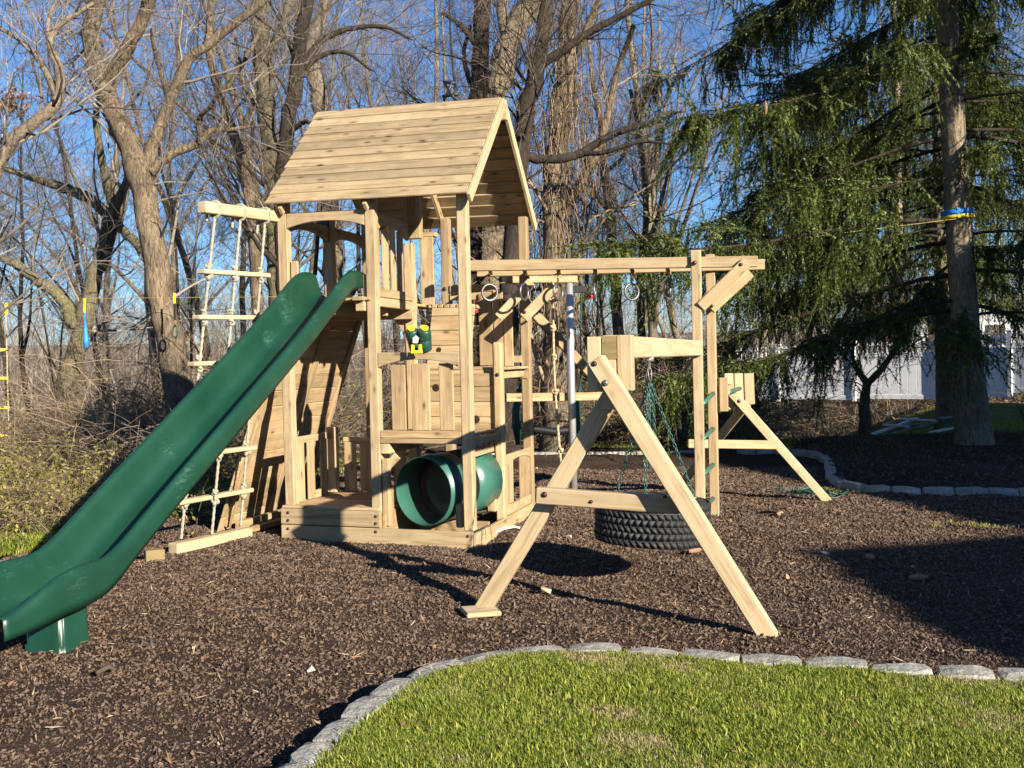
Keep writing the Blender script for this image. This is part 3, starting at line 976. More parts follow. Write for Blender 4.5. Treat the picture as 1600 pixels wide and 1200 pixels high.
# climbing wall between the low and middle deck, with dark discs for shaded finger holes
wall = empty("climbing_wall", P(-.4, .86, .9), tower)
zz = [.895, 1.008, 1.145, 1.28, 1.405]
for i in range(4):
    bx("plank", wall, (-.808, -.066), (.862, .884), (zz[i], zz[i + 1] - .003), WOOD)
def dark_hole_disc(parent, p, d, r=.026):  # dark disc proud of the board, painting in the hole's shaded depth
    v, q = revolve([(.0001, .0016), (r * .9, .0015), (r, .0008), (r * 1.02, -.004)], 16)
    M = Matrix.Translation(Vector(p)) @ Vector(d).to_track_quat('Z', 'Y').to_matrix().to_4x4()
    return put("dark_hole_disc", mesh_np("dark_hole_disc", v, [q], [BOLT], True), parent, M)
for px, py in ((681, 606), (744, 655)):
    dark_hole_disc(wall, P(*on_y(px, py, .861)), (0, -1, 0), .035)
# upper leaning wall from the middle deck to the landing
wall2 = empty("leaning_wall", P(-.6, 1.25, 1.46), tower)
pz = [1.40, 1.52, 1.66, 1.80, 1.94, 2.02]
for i in range(5):
    y0 = 1.08 + (pz[i] - 1.4) * .33; y1 = 1.08 + (pz[i + 1] - 1.4) * .33
    board("plank", wall2, (-.79, (y0 + y1) / 2, (pz[i] + pz[i + 1]) / 2), (-.36 - .0 * i, (y0 + y1) / 2, (pz[i] + pz[i + 1]) / 2), math.hypot(y1 - y0, pz[i + 1] - pz[i]) - .003, .022, WOOD, up=(0, .33, 1))
for px, py in ((661, 503), (690, 547)):
    q_ = on_y(px, py, 1.22); dark_hole_disc(wall2, P(q_[0], 1.08 + (q_[2] - 1.4) * .33 - .012, q_[2]), (0, -1, .33), .027)

# back railing of the middle deck
backr = empty("back_railing", P(-.4, 1.74, 1.46), tower)
bx("rail_board", backr, (-.768, -.30), (1.735, 1.765), (2.192, 2.268), WOOD)
bx("rail_board", backr, (-.768, -.30), (1.737, 1.767), (2.115, 2.189), WOOD)
for px, py in (((748, 769.5), (458, 571)), ((771, 786), (454, 570)), ((787, 801), (476, 572))):
    fb("baluster", backr, px, py, 1.712, .02, WOOD)
bx("rail_board", backr, (-.45, -.04), (1.735, 1.765), (1.49, 1.56), WOOD)
fb("bracket", tower, (794, 824), (578, 592), 1.74, .08, WOOD)
bolt_f(tower, 816, 584, 1.735, .015)
bolt_f(tower, 694.5, 451.5, 1.748, .02); bolt_f(tower, 777, 585.5, .818, .018)

# low railing round the ground deck
low = empty("low_railing", P(-1.65, .5, .3), tower)
bx("rail_board", low, (-1.69, -1.655), (.09, .80), (.80, .862), WOOD)
for y0, y1 in ((.105, .225), (.30, .425), (.56, .69)):
    bx("baluster", low, (-1.652, -1.632), (y0, y1), (.292, .81), WOOD)
bx("short_post", low, (-1.70, -1.612), (.80, .888), (.292, .905), WOOD)
bx("rail_board", low, (-1.60, -.90), (.945, .98), (.74, .80), WOOD)
for x0 in (-1.585, -1.42, -1.25, -1.08):
    bx("baluster", low, (x0, x0 + .125), (.925, .943), (.29, .755), WOOD)
bx("toe_board", low, (-1.66, -1.63), (.43, .56), (.29, .36), WOOD)

# low gate on the right-hand side
gate = empty("side_railing", P(.02, 1.3, .1), tower)
arch("arched_rail", gate, (.012, .92, .66), (.012, 1.75, .66), .10, .055, .034, WOOD)
bx("baluster", gate, (.0, .02), (.93, 1.02), (.13, .60), WOOD)
bx("baluster", gate, (-.025, -.005), (1.13, 1.23), (.16, .62), WOODG)
bx("baluster", gate, (.0, .02), (1.40, 1.74), (.13, .60), WOOD)
bx("toe_board", gate, (.0, .03), (.93, 1.75), (.112, .20), WOOD)

# leaning rock wall on the left, seen from behind
rockw = empty("rock_wall", P(-2.1, .9, 0), tower)
nb_ = 14
for i in range(nb_):
    z0, z1 = i * 1.96 / nb_, (i + 1) * 1.96 / nb_
    xm = -2.43 + (z0 + z1) / 2 * .366
    board("plank", rockw, (xm, .06, (z0 + z1) / 2), (xm, 1.70, (z0 + z1) / 2), math.hypot(z1 - z0, (z1 - z0) * .366) - .003, .022, WOOD, up=(.366, 0, 1))
for y in (.16, .92, 1.62):
    board("batten", rockw, (-2.385, y, .05), (-1.70, y, 1.92), .085, .035, WOOD, up=(0, 1, 0))
board("batten", rockw, (-2.30, .20, .05), (-2.28, 1.5, .05), .07, .06, WOOD)

# stubs holding the crawl tube
for px, py, y in (((598, 611.5), (761, 819), .10), ((711.5, 722.5), (788, 825), .09), ((760.5, 774.5), (740.5, 800), .76), ((701, 710), (790, 806), .62)):
    fb("tube_stop", tower, px, py, y, .07, WOOD, c=.01)

# side bars running out behind the swing frame
b0, b1 = at(780, 621, 10.55), at(950, 619, 11.0)
board("side_bar", tower, b0, b1, .085, .04, WOOD, world_pts=True)
board("side_bar", tower, at(822, 476, 10.6), at(950, 613, 11.05), .10, .04, WOOD, world_pts=True)

# roof
roof = empty("roof", P(-.85, .92, 2.8), tower)
RY, RZ, EY, EZ = .935, 3.865, -.10, 2.862
NB = 11
for side in (1, -1):
    for i in range(NB):
        t0, t1 = i / NB, (i + 1) / NB
        yf = lambda t: (EY + (RY - EY) * t) if side == 1 else (2 * RY - EY + (EY - RY) * t)
        zf = lambda t: EZ + (RZ - EZ) * t
        ym, zm = (yf(t0) + yf(t1)) / 2, (zf(t0) + zf(t1)) / 2
        wd = math.hypot(yf(t1) - yf(t0), zf(t1) - zf(t0))
        upv = Vector((0, (yf(t1) - yf(t0)), (zf(t1) - zf(t0)))).normalized()
        nrm = Vector((0, -upv.z, upv.y)) if side == 1 else Vector((0, upv.z, -upv.y))
        if nrm.z < 0: nrm = -nrm
        tilt = upv - nrm * .10
        off = nrm * .012
        board("roof_board", roof, (-1.765 + random.uniform(-.006, .006), ym + off.y, zm + off.z), (.048, ym + off.y, zm + off.z), wd + .014, .018, WOODR, up=tilt, jit=.001, c=.004)
for X in (-1.64, -.86):
    for side in (1, -1):
        y0 = EY + .03 if side == 1 else 2 * RY - EY - .03
        board("rafter", roof, (X, y0, EZ - .055), (X, RY - .0 * side, RZ - .075), .075, .036, WOOD, up=(0, -1 * side, 1))
for side in (1, -1):
    y0 = EY - .015 if side == 1 else 2 * RY - EY + .015
    board("barge_board", roof, (.068, y0, EZ - .035), (.068, RY, RZ - .030), .085, .034, WOODP, up=(0, -1 * side, 1))
board("ridge_beam", roof, (-1.72, RY, RZ - .12), (.10, RY, RZ - .12), .15, .045, WOOD)
# black fork-shaped ornament behind the ridge
fin = empty("ridge_ornament", P(-.52, RY + .10, RZ - .03), tower)
o0 = P(-.47, RY + .06, RZ - .04)
for dx0, dz0, dx1, dz1, r in ((-.05, 0, .035, .16, .014), (.06, .0, -.03, .15, .014), (-.05, .17, .06, .15, .017), (-.06, .04, .09, .05, .016)):
    tube_obj("arm", fin, [o0 + Vector((dx0, 0, dz0 + .08)), o0 + Vector(((dx0 + dx1) / 2, .01, (dz0 + dz1) / 2 + .085)), o0 + Vector((dx1, 0, dz1 + .08))], r, BLACK, 8)

strap_ = empty("hanging_bar", at(493, 432, 9.75))
tag(strap_, "black bar hanging inside the tower behind the slide top", "bar")
tube_obj("bar", strap_, [at(497, 352, 9.75), at(495, 390, 9.75), at(492, 430, 9.75)], .02, BLACK, 10)
put("mount", cbox(.13, .06, .07, .01, BLACK), strap_, Matrix.Translation(Vector(at(506, 351, 9.75))))

# ------------------------------------------------------------------ slide
slide = empty("slide", P(-1.25, -3.3, 0))
tag(slide, "long dark green plastic slide running down from the tower", "slide")
ctrl = np.array([(.10, 2.075), (-.02, 2.07), (-.16, 2.035), (-.34, 1.94), (-.71, 1.72), (-1.2, 1.42), (-1.8, 1.06), (-2.4, .70), (-2.80, .455), (-3.02, .335), (-3.22, .260), (-3.45, .228), (-3.7, .224), (-3.98, .228)])
def catmull(p, n):
    p = np.asarray(p, float)
    pp = np.concatenate([[2 * p[0] - p[1]], p, [2 * p[-1] - p[-2]]])
    out = []
    for i in range(1, len(pp) - 2):
        for t in np.linspace(0, 1, n, endpoint=False):
            a, b, c, d = pp[i - 1], pp[i], pp[i + 1], pp[i + 2]
            out.append(.5 * ((2 * b) + (c - a) * t + (2 * a - 5 * b + 4 * c - d) * t ** 2 + (3 * b - a - 3 * c + d) * t ** 3))
    out.append(p[-1])
    return np.array(out)
path = catmull(ctrl, 7)
half = [(0, 0), (.10, 0), (.165, .004), (.205, .024), (.235, .062), (.255, .11), (.272, .158), (.292, .188), (.318, .197), (.345, .186), (.358, .155), (.361, .115), (.362, .085), (.360, .06)]
und = [(.346, .062), (.348, .085), (.347, .115), (.344, .148), (.332, .172), (.317, .181), (.300, .174), (.285, .15), (.268, .105), (.248, .056), (.215, .012), (.168, -.010), (.10, -.014), (0, -.014)]
prof = half + und[:-1]
left = [(-a, b) for a, b in half[1:]][::-1]
leftu = [(-a, b) for a, b in und][::1]
# closed loop: right half top -> right underside -> left underside -> left top
loop = half + und + [(-a, b) for a, b in und[:-1][::-1]] + left
loop = np.array(loop)
Tn = np.gradient(path, axis=0); Tn /= np.linalg.norm(Tn, axis=1, keepdims=True)
Nn = np.stack([Tn[:, 1], -Tn[:, 0]], -1)
Nn *= np.sign(Nn[:, 1:2])
n_, k_ = len(path), len(loop)
sv = np.zeros((n_, k_, 3))
prog = np.linspace(0, 1, n_)
for i in range(n_):
    y = path[i, 0]
    hs = 1.0 + .22 * math.exp(-((y + 3.45) / .25) ** 2) - .55 * float(smooth(3.6, 3.98, -y))                  # sides sink towards the exit
    hs *= 1 + .12 * math.exp(-((y + .12) / .22) ** 2)
    ws = 1.0 + .07 * float(smooth(2.9, 3.5, -y)) - .14 * float(smooth(3.65, 4.0, -y))
    u = loop[:, 0] * ws; w = np.where(loop[:, 1] > 0, loop[:, 1] * hs, loop[:, 1])
    w = np.where((np.abs(loop[:, 0]) > .335) & (loop[:, 1] < .12), w - .05 * float(smooth(2.9, 3.4, -y)) * (.12 - loop[:, 1]) / .06, w)
    cx = -1.205 - .105 * min(1.0, max(0.0, (-y - .8) / 2.0)); u = u * .72
    sv[i, :, 0] = cx + u
    sv[i, :, 1] = y + Nn[i, 0] * w
    sv[i, :, 2] = path[i, 1] + Nn[i, 1] * w - S * (cx + u)
i = np.arange(n_ - 1)[:, None] * k_; j = np.arange(k_)[None]; j2 = (j + 1) % k_
sq = np.stack([i + j, i + k_ + j, i + k_ + j2, i + j2], -1).reshape(-1, 4)
caps = np.array([list(range(k_)), [(n_ - 1) * k_ + m for m in range(k_)][::-1]])
me = mesh_np("chute", sv.reshape(-1, 3), [sq, caps], [GREEN], True)
put("chute", me, slide)
# fluted foot under the exit
foot_pts = []
for k in range(40):
    a = 2 * math.pi * k / 40
    ca, sa = math.cos(a), math.sin(a)
    rx = .155 * abs(ca) ** .35 * (1 if ca > 0 else -1); ry = .12 * abs(sa) ** .35 * (1 if sa > 0 else -1)
    f = 1 - .06 * (k % 5 == 0)
    foot_pts.append((rx * f, ry * f))
fp = np.array(foot_pts)
rings = []
for zz_, s_ in ((-.03, 1.08), (.02, 1.07), (.025, 1.0), (.22, .97)):
    rings.append(np.column_stack([-1.31 + fp[:, 0] * s_ * .82, -3.33 + fp[:, 1] * s_, np.full(40, zz_ + S * 1.25)]))
fv = np.concatenate(rings)
fi = np.arange(3)[:, None] * 40; fj = np.arange(40)[None]
fq = np.stack([fi + fj, fi + (fj + 1) % 40, fi + 40 + (fj + 1) % 40, fi + 40 + fj], -1).reshape(-1, 4)
put("foot", mesh_np("foot", fv, [fq], [GREEN], False), slide)

# ------------------------------------------------------------------ crawl tube
tube = empty("crawl_tube", P(-.35, .5, .12))
tag(tube, "faded green plastic crawl tube under the low deck", "crawl tube")
tc_ = on_y(661, 768, .10)
ax = Vector((.27, .96, .03)).normalized()
Mt = Matrix.Translation(P(tc_[0], .10, tc_[2])) @ ax.to_track_quat('Z', 'Y').to_matrix().to_4x4()
def shell(name, z0, z1, r0, r1, mat, k=48):
    v, q = revolve([(r0, z0), (r1, z0), (r1, z1), (r0, z1), (r0, z0)], k)
    return put(name, mesh_np(name, v, [q], [mat], True), tube, Mt)
shell("front_shell", 0, .34, .286, .293, TEAL)
shell("joint_ring", .34, .43, .284, .289, BLACK)
shell("rear_shell", .43, .80, .286, .293, TEAL)

# ------------------------------------------------------------------ binoculars on the rail
bino = empty("toy_binoculars", P(*on_y(656, 551, .02)))
tag(bino, "toy binoculars with dark green barrels and yellow eyepieces on the rail", "toy binoculars")
bc = P(*on_y(655, 530, -.02))
axis = Vector((0, -.42, .9)).normalized()
BS = Matrix.Scale(.86, 4)
for s, lean in ((-1, -.06), (1, .10)):
    d = Vector((lean * 1.2, -.42, .9)).normalized()
    M = Matrix.Translation(bc + Vector((s * .049, 0, .0))) @ d.to_track_quat('Z', 'Y').to_matrix().to_4x4() @ BS
    v, q = revolve([(.0001, -.115), (.058, -.115), (.064, -.105), (.064, -.01), (.060, -.005), (.060, .0), (.066, .005), (.064, .085), (.058, .097), (.034, .10), (.0001, .10)], 24)
    put("barrel", mesh_np("barrel", v, [q], [DKGREEN], True), bino, M)
    v, q = revolve([(.026, .098), (.040, .098), (.041, .125), (.036, .132), (.028, .130), (.026, .118), (.0001, .116)], 20)
    put("eyepiece", mesh_np("eyepiece", v, [q], [YELLOW], True), bino, M)
    v, q = revolve([(.0001, .119), (.025, .119), (.026, .117)], 16)
    put("lens", mesh_np("lens", v, [q], [GLASS], True), bino, M)
bb = bc + Vector((0, -.055, -.085))
for s in (-1, 1):
    put("bracket", cbox(.022, .035, .055, .005, YELLOW), bino, Matrix.Translation(bb + Vector((s * .033, -.012, .012))))
put("bracket_base", cbox(.095, .04, .026, .006, YELLOW), bino, Matrix.Translation(bb + Vector((0, -.01, -.022))))
em = [(-.024, -.03), (.024, -.03), (.024, .008), (.036, .008), (0, .04), (-.036, .008), (-.024, .008)]
extrude_poly("emblem", bino, em, .006, EMBLEM, Matrix.Translation(bc + Vector((.0, -.082, -.005))) @ Matrix.Rotation(-.4, 4, 'X'))

# ------------------------------------------------------------------ monkey bars with rings
mb = empty("monkey_bars", (1.72, 1.8, float(gz(1.7, 1.8))))
tag(mb, "timber overhead ring bars reaching right from the tower to two posts", "monkey bars")
def bw(name, parent, a, b, w, t, mat, up=(0, 0, 1), c=.006):
    return board(name, parent, a, b, w, t, mat, up=up, c=c, world_pts=True)
fl, fr_ = at(718, 416.2, 9.5), at(1183.5, 408.4, 9.42)
rl, rr_ = at(745, 424.5, 10.0), at(1194, 413.5, 9.87)
bw("beam", mb, fl, fr_, .098, .06, WOODG)
bw("beam", mb, rl, rr_, .10, .06, WOOD)
fp0 = at(1087.5, 411, 9.40); rp0 = at(1109.5, 411, 9.95)
bw("post", mb, (fp0[0], fp0[1], float(gz(*fp0[:2])) - .05), (fp0[0], fp0[1], at(1087, 391.5, 9.40)[2]), .088, .088, WOODG, up=(0, 1, 0))
bw("post", mb, (rp0[0], rp0[1], float(gz(*rp0[:2])) - .05), (rp0[0], rp0[1], at(1109, 398, 9.95)[2]), .088, .088, WOOD, up=(0, 1, 0))
bolt(mb, at(1085.5, 410.5, 9.345), -FWD, .02); bolt(mb, at(1158, 413, 9.325), -FWD, .016); bolt(mb, at(1112.5, 478, 9.77), -FWD, .016)
bw("brace", mb, at(1094, 480, 9.36), at(1166, 410, 9.36), .10, .05, WOOD)
bw("brace", mb, at(1110, 483, 9.80), at(1172, 426, 9.80), .10, .05, WOOD)
bw("brace", mb, at(818, 497, 9.78), at(867, 447, 9.78), .10, .05, WOOD)
bw("brace", mb, at(778, 496, 9.95), at(830, 440, 9.95), .09, .05, WOOD)
bolt(mb, at(819.5, 487.5, 9.745), -FWD, .016)
for px in (765, 819, 872, 929, 987, 1043):
    a, b = at(px, 421, 9.53), at(px + 3, 427.5, 9.93)
    bw("rung", mb, a, b, .03, .035, WOODG)
for py in (623, 678, 734, 787):
    tube_obj("ladder_rung", mb, [at(1098, py + 8, 9.44), at(1114, py - 8, 9.9)], .022, TEAL, 10)
ring_names = ["first", "second", "third", "fourth", "fifth", "sixth"]
for i, (px, py, yaw) in enumerate(((765, 457, .35), (819, 456, 1.05), (872, 456, .95), (929, 455, 1.42), (987, 456, .45), (1043.5, 450, 1.12))):
    c = at(px, py, 9.7)
    r = empty("gym_ring", c)
    tag(r, f"grey steel gym ring, {ring_names[i]} from the tower along the bars", "gym ring", "rings hanging from the bars")
    v, q = torus(.075, .0115, 32, 10)
    M = Matrix.Translation(Vector(c)) @ Matrix.Rotation(YAW + yaw, 4, 'Z')
    put("hoop", mesh_np("hoop", v, [q], [STEEL], True), r, M)
    chain("hanger", r, Vector(c) + Vector((0, 0, .085)), Vector(c) + Vector((0, 0, .19)), STEEL, .045, .0048)

# short rear beam with fire pole and climbing rope
rb = empty("rear_beam", at(868, 437, 10.5))
tag(rb, "short timber beam behind the rings holding pole and rope", "beam")
bw("timber", rb, at(790, 437.5, 10.45), at(901, 436.5, 10.55), .07, .09, WOOD)
put("bracket", cbox(.16, .05, .07, .006, BLACK), rb, Matrix.Translation(Vector(at(905, 452, 10.8))) @ Matrix.Rotation(YAW, 4, 'Z'))
pole = empty("fire_pole", P(.336, 2.271, 0))
tag(pole, "galvanised steel fire pole standing behind the swing frame", "pole")
tube_obj("shaft", pole, [P(.336, 2.271, -.05), P(.336, 2.271, 1.2), P(.336, 2.271, 2.36)], .038, GALV, 20)
cr = empty("climbing_rope", at(880, 748, 10.35))
tag(cr, "knotted tan climbing rope hanging beside the steel pole", "rope")
rp = catmull([at(864, 438, 10.35), at(864.5, 520, 10.35), at(866.5, 590, 10.35), at(871, 660, 10.35), at(877, 725, 10.35), at(886, 762, 10.35)], 30)
rope("strand", cr, rp, .012, ROPET)
for k, (px, py) in enumerate(((864, 470), (864, 512), (865.5, 557), (868, 612), (871.5, 650), (876, 704))):
    knot("knot", cr, at(px, py, 10.35), .021, ROPET, k)

# black swing with green hangers, behind
gl = empty("belt_swing", at(868, 690, 11.6))
tag(gl, "black curved swing seat on green hangers behind the tower", "swing")
tube_obj("seat", gl, [at(822, 664, 11.6), at(836, 671, 11.6), at(868, 675, 11.6), at(895, 671, 11.6), at(908, 662, 11.6)], [.03, .045, .05, .045, .03], BLACK, 10)
for a, b in ((806, 813), (900, 907)):
    tube_obj("hanger", gl, [at(b, 600, 11.6), at(a, 640, 11.6), at(a + 1, 665, 11.6), at(a + 4, 695, 11.6)], [.012, .05, .055, .03], DKGREEN, 10)
    rope("cord", gl, rope_pts(at(b, 600, 11.6), at(b + 1, 440, 11.2)), .008, CHAIN_G)

# ------------------------------------------------------------------ swing frame and tyre swing
sf = empty("swing_frame", (1.55, -2.15, float(gz(1.5, -2.1))))
tag(sf, "near A shaped timber swing frame with cross bar and thick beam", "swing frame")
def fy(px, py, y): return P(*on_y(px, py, y))
f0 = fy(1199, 990, -2.245); f1 = fy(931.5, 561, -2.245)
e = (f0 - f1).normalized() * .03
bw("leg", sf, f0 + e, f1, .102, .09, WOODP, up=(1, 0, 1))
l0 = fy(755, 951, -2.02); l1 = fy(957, 615, -2.03)
bw("leg", sf, l0, l1, .102, .09, WOODP, up=(-1, 0, 1))
bw("cross_bar", sf, fy(839, 773.5, -2.13), fy(1062, 790, -2.13), .096, .07, WOODP)
fb("block", sf, (917, 939), (526, 612), -2.19, .10, WOODP)
fb("block", sf, (964, 987.5), (523, 611), -2.19, .10, WOODP)
fb("block", sf, (941, 963.5), (562, 640), -2.185, .09, WOODP)
bm0 = fy(952, 543, -2.18)
bend = Vector((1.70, 1.50, bm0.z + .012))
bw("beam", sf, bm0, bend, .135, .088, WOODP, c=.008)
put("end_grain", cbox(.086, .006, .133, .002, WOODE), sf, Matrix.Translation(bm0 + Vector((0, -.004, 0))))
bolt(sf, fy(928.5, 568.5, -2.292), (0, -1, 0), .016); bolt(sf, fy(945.5, 598.5, -2.292), (0, -1, 0), .019, STEEL)
bolt(sf, fy(850.5, 773, -2.167), (0, -1, 0), .018); bolt(sf, fy(923.5, 784, -2.167), (0, -1, 0), .011)
bolt(sf, fy(1039, 776, -2.167), (0, -1, 0), .012)
board("foot_pad", sf, on_z(724, 957, .012), on_z(777, 953, .012), .03, .20, WOODP, c=.006)

tire = empty("tire_swing", (1.63, -1.0, .12))
tag(tire, "big black knobbly tire swing hanging flat on green chains", "tire swing")
TC = Vector((1.615, -1.0, .405)); TR, TH = .375, .15
Mtire = Matrix.Translation(TC) @ Matrix.Rotation(.05, 4, 'Y') @ Matrix.Rotation(-.02, 4, 'X')
prof = [(.225, .085), (.235, .11), (.27, .142), (.31, .152), (.345, .148), (.365, .135), (.378, .11), (.380, .0), (.378, -.11), (.365, -.135), (.345, -.148), (.31, -.152), (.27, -.142), (.235, -.11), (.225, -.085), (.245, -.085), (.27, -.115), (.31, -.125), (.345, -.115), (.355, 0), (.345, .115), (.31, .125), (.27, .115), (.245, .085), (.225, .085)]
v, q = revolve(prof, 64)
put("carcass", mesh_np("carcass", v, [q], [RUBBER], True), tire, Mtire)
ta = Acc()
rows = [-.118, -.066, -.022, .022, .066, .118]
NT = 54
for ri, z0 in enumerate(rows):
    hh = .021 if 0 < ri < 5 else .024
    for k in range(NT):
        a0 = 2 * math.pi * (k + .5 * (ri % 2)) / NT; da = 2 * math.pi / NT * .43
        sk = .35 * da * (1 if ri % 2 else -1)
        pl = [(-da, -hh), (-.15 * da, -hh * .72), (.05 * da, -hh), (da * .9, -hh * .9), (da, hh * .2), (da * .7, hh), (-.1 * da, hh * .7), (-.3 * da, hh), (-da, hh * .8)]
        o_, i_ = [], []
        for pa, pzz in pl:
            A_ = a0 + pa + sk * pzz / hh * 1.6
            ro = .3925 - (.008 if abs(z0 + pzz) > .125 else 0)
            o_.append((ro * math.cos(A_), ro * math.sin(A_), z0 + pzz)); i_.append((.374 * math.cos(A_), .374 * math.sin(A_), (z0 + pzz) * 1.0))
        n9 = len(pl)
        side = [[n9 + m, n9 + (m + 1) % n9, (m + 1) % n9, m] for m in range(n9)]
        ta.add(np.array(o_ + i_), [list(range(n9))], side)
put("tread", ta.mesh("tread", [DUST], False), tire, Mtire)
sw = Vector((1.612, -1.0, 1.505))
v, q = revolve([(.0001, .03), (.036, .03), (.036, -.012), (.026, -.02), (.014, -.022), (.014, -.075), (.0001, -.078)], 16)
put("swivel", mesh_np("swivel", v, [q], [GALV], True), tire, Matrix.Translation(sw))
for k, ang in enumerate((2.7, .45, -1.6)):
    top_ = sw + Vector((.012 * math.cos(ang), .012 * math.sin(ang), -.17))
    put("carabiner", mesh_np("carabiner", *(lambda t: (t[0] * [.5, 1, 1.2], [t[1]]))(torus(.045, .0055, 16, 6)), [STEEL], True), tire, Matrix.Translation(sw + Vector((0, 0, -.115))) @ Matrix.Rotation(ang, 4, 'Z') @ Matrix.Rotation(.15, 4, 'X'))
    ed = Mtire @ Vector((.30 * math.cos(ang), .30 * math.sin(ang), .152))
    chain("chain", tire, top_, ed, CHAIN_G)
    bolt(tire, ed, (0, 0, 1), .016, STEEL, "eye_bolt")
for k in range(3):
    a_ = 2.7 + k * 2.1
    chain("spare_chain", tire, sw + Vector((.02 * math.cos(a_), .02 * math.sin(a_), -.17)), sw + Vector((.05 * math.cos(a_), .05 * math.sin(a_), -.75)), STEEL if k == 0 else CHAIN_G)

# far support frame beyond the ladder posts
ff = empty("support_frame", P(2.0, 3.0, 0))
tag(ff, "smaller A shaped timber frame standing beyond the ladder posts", "support frame")
D = 10.55
g0 = np.array(P(*on_z(1298, 783)))
gd = (g0 - CAM) @ FWD
bw("leg", ff, at(1141, 611, D + .02), Vector(g0) + Vector((0, 0, -.04)), .09, .088, WOODP, up=(1, 0, 1))
g1 = np.array(P(*on_z(1058, 765)))
bw("leg", ff, at(1166, 632, D + .22), g1, .09, .088, WOODP, up=(-1, 0, 1))
bw("cross_bar", ff, at(1075, 693, D + .14), at(1216, 695, D + .10), .088, .05, WOODP)
for a, b in ((1131.5, 1146), (1147, 1161), (1162, 1178)):
    bw("block", ff, at((a + b) / 2 + 1, 640 - (a > 1140) * 8, D + .12), at((a + b) / 2 - 1, 583.5, D + .12), .06, (b - a) / F * D * .98, WOODP, up=-FWD)
bw("block", ff, at(1130.5, 643, 9.95), at(1129.5, 590, 9.95), .05, .085, WOOD, up=-FWD)
bw("beam", ff, at(1140, 606, D + .2), at(1133, 610, 9.98), .09, .08, WOODP)
tube_obj("rung", ff, [at(1136, 614, 10.1), at(1156, 607, 10.5)], .022, TEAL, 10)
bolt(ff, at(1154.5, 627, 10.50), -FWD, .02)

# heap of green netting at the frame's foot
net = empty("green_net", P(*on_z(1262, 775)))
tag(net, "small heap of green netting on the mulch by the far leg", "net")
nc = on_z(1262, 774)
rr3 = np.random.default_rng(9)
for k in range(9):
    t = np.linspace(0, 6.28, 14)
    w_ = rr3.uniform(.08, .30); cx_, cy_ = nc[0] + rr3.uniform(-.16, .18), nc[1] + rr3.uniform(-.12, .12)
    pts = [P(cx_ + w_ * math.cos(a), cy_ + w_ * .5 * math.sin(a), .04 + .03 * math.sin(3 * a + k)) for a in t]
    tube_obj("strand", net, pts, .006, DKGREEN, 5)

# ------------------------------------------------------------------ rope ladder on the left of the tower
rlad = empty("rope_ladder", P(*on_z(330, 845)))
tag(rlad, "three-rope climbing ladder with wooden rungs left of the tower", "rope ladder")
tA, tB = np.array(P(-1.73, .05, 2.775)), np.array(P(-1.90, -.86, 2.745))
bw("top_beam", rlad, tA, tB, .09, .088, WOODP)
bA, bB = np.array(P(*on_z(270, 857, .045))), np.array(P(*on_z(388, 831, .045)))
bw("ground_beam", rlad, bA, bB, .085, .10, WOODP)
bw("ground_beam", rlad, np.array(P(*on_z(386, 829, .035))), np.array(P(*on_z(440, 814, .035))), .05, .06, WOOD)
bw("end_block", rlad, np.array(P(*on_z(226, 869, .04))), np.array(P(*on_z(256, 866, .04))), .09, .10, WOODE)
def beam_at(px):
    best = min(np.linspace(0, 1, 200), key=lambda t: abs(project(tA + (tB - tA) * t)[0] - px))
    return tA + (tB - tA) * best
tops = [beam_at(336), beam_at(376), beam_at(414)]
bots = [np.array(P(*on_z(px, py, .09))) for px, py in ((283, 842), (331, 835), (376, 822))]
lines = []
for k in range(3):
    a_, b_ = tops[k], bots[k]
    rope("rope", rlad, rope_pts(a_ + [0, 0, -.03], b_), .0115, ROPE)
    lp = [a_ + np.array([.06 * math.sin(t) * .9, 0, .062 * math.cos(t)]) for t in np.linspace(0, 6.28, 16)]
    rope("wrap", rlad, catmull(lp, 4), .0115, ROPE)
    rope("tail", rlad, rope_pts(a_ + [-.055, -.02, .05], a_ + [-.06, -.035, -.10 - .03 * k]), .011, ROPE)
    lines.append((a_, b_))
def t_for(line, py):
    return min(np.linspace(0, 1, 400), key=lambda t: abs(project(line[0] + (line[1] - line[0]) * t)[1] - py))
for m, py in enumerate((425, 496, 568, 640, 712, 784)):
    t = t_for(lines[0], py)
    pL = lines[0][0] + (lines[0][1] - lines[0][0]) * t; pR = lines[2][0] + (lines[2][1] - lines[2][0]) * t
    dv = (pR - pL) / np.linalg.norm(pR - pL)
    bw("rung", rlad, pL - dv * .09, pR + dv * .09, .036, .085, WOODP)
    for k in range(3):
        pk = lines[k][0] + (lines[k][1] - lines[k][0]) * t
        knot("knot", rlad, pk - [0, 0, .035], .020, ROPE, m + k)
        knot("knot", rlad, pk + [0, 0, .045], .017, ROPE, m * 2 + k)
# ------------------------------------------------------------------ bare trees
def resample(pts, n):
    pts = np.asarray(pts, float)
    c = catmull(pts, 12) if len(pts) > 2 else pts
    s = np.concatenate([[0], np.cumsum(np.linalg.norm(np.diff(c[:, :3], axis=0), axis=1))])
    t = np.linspace(0, s[-1], n)
    return np.stack([np.interp(t, s, c[:, i]) for i in range(c.shape[1])], -1)

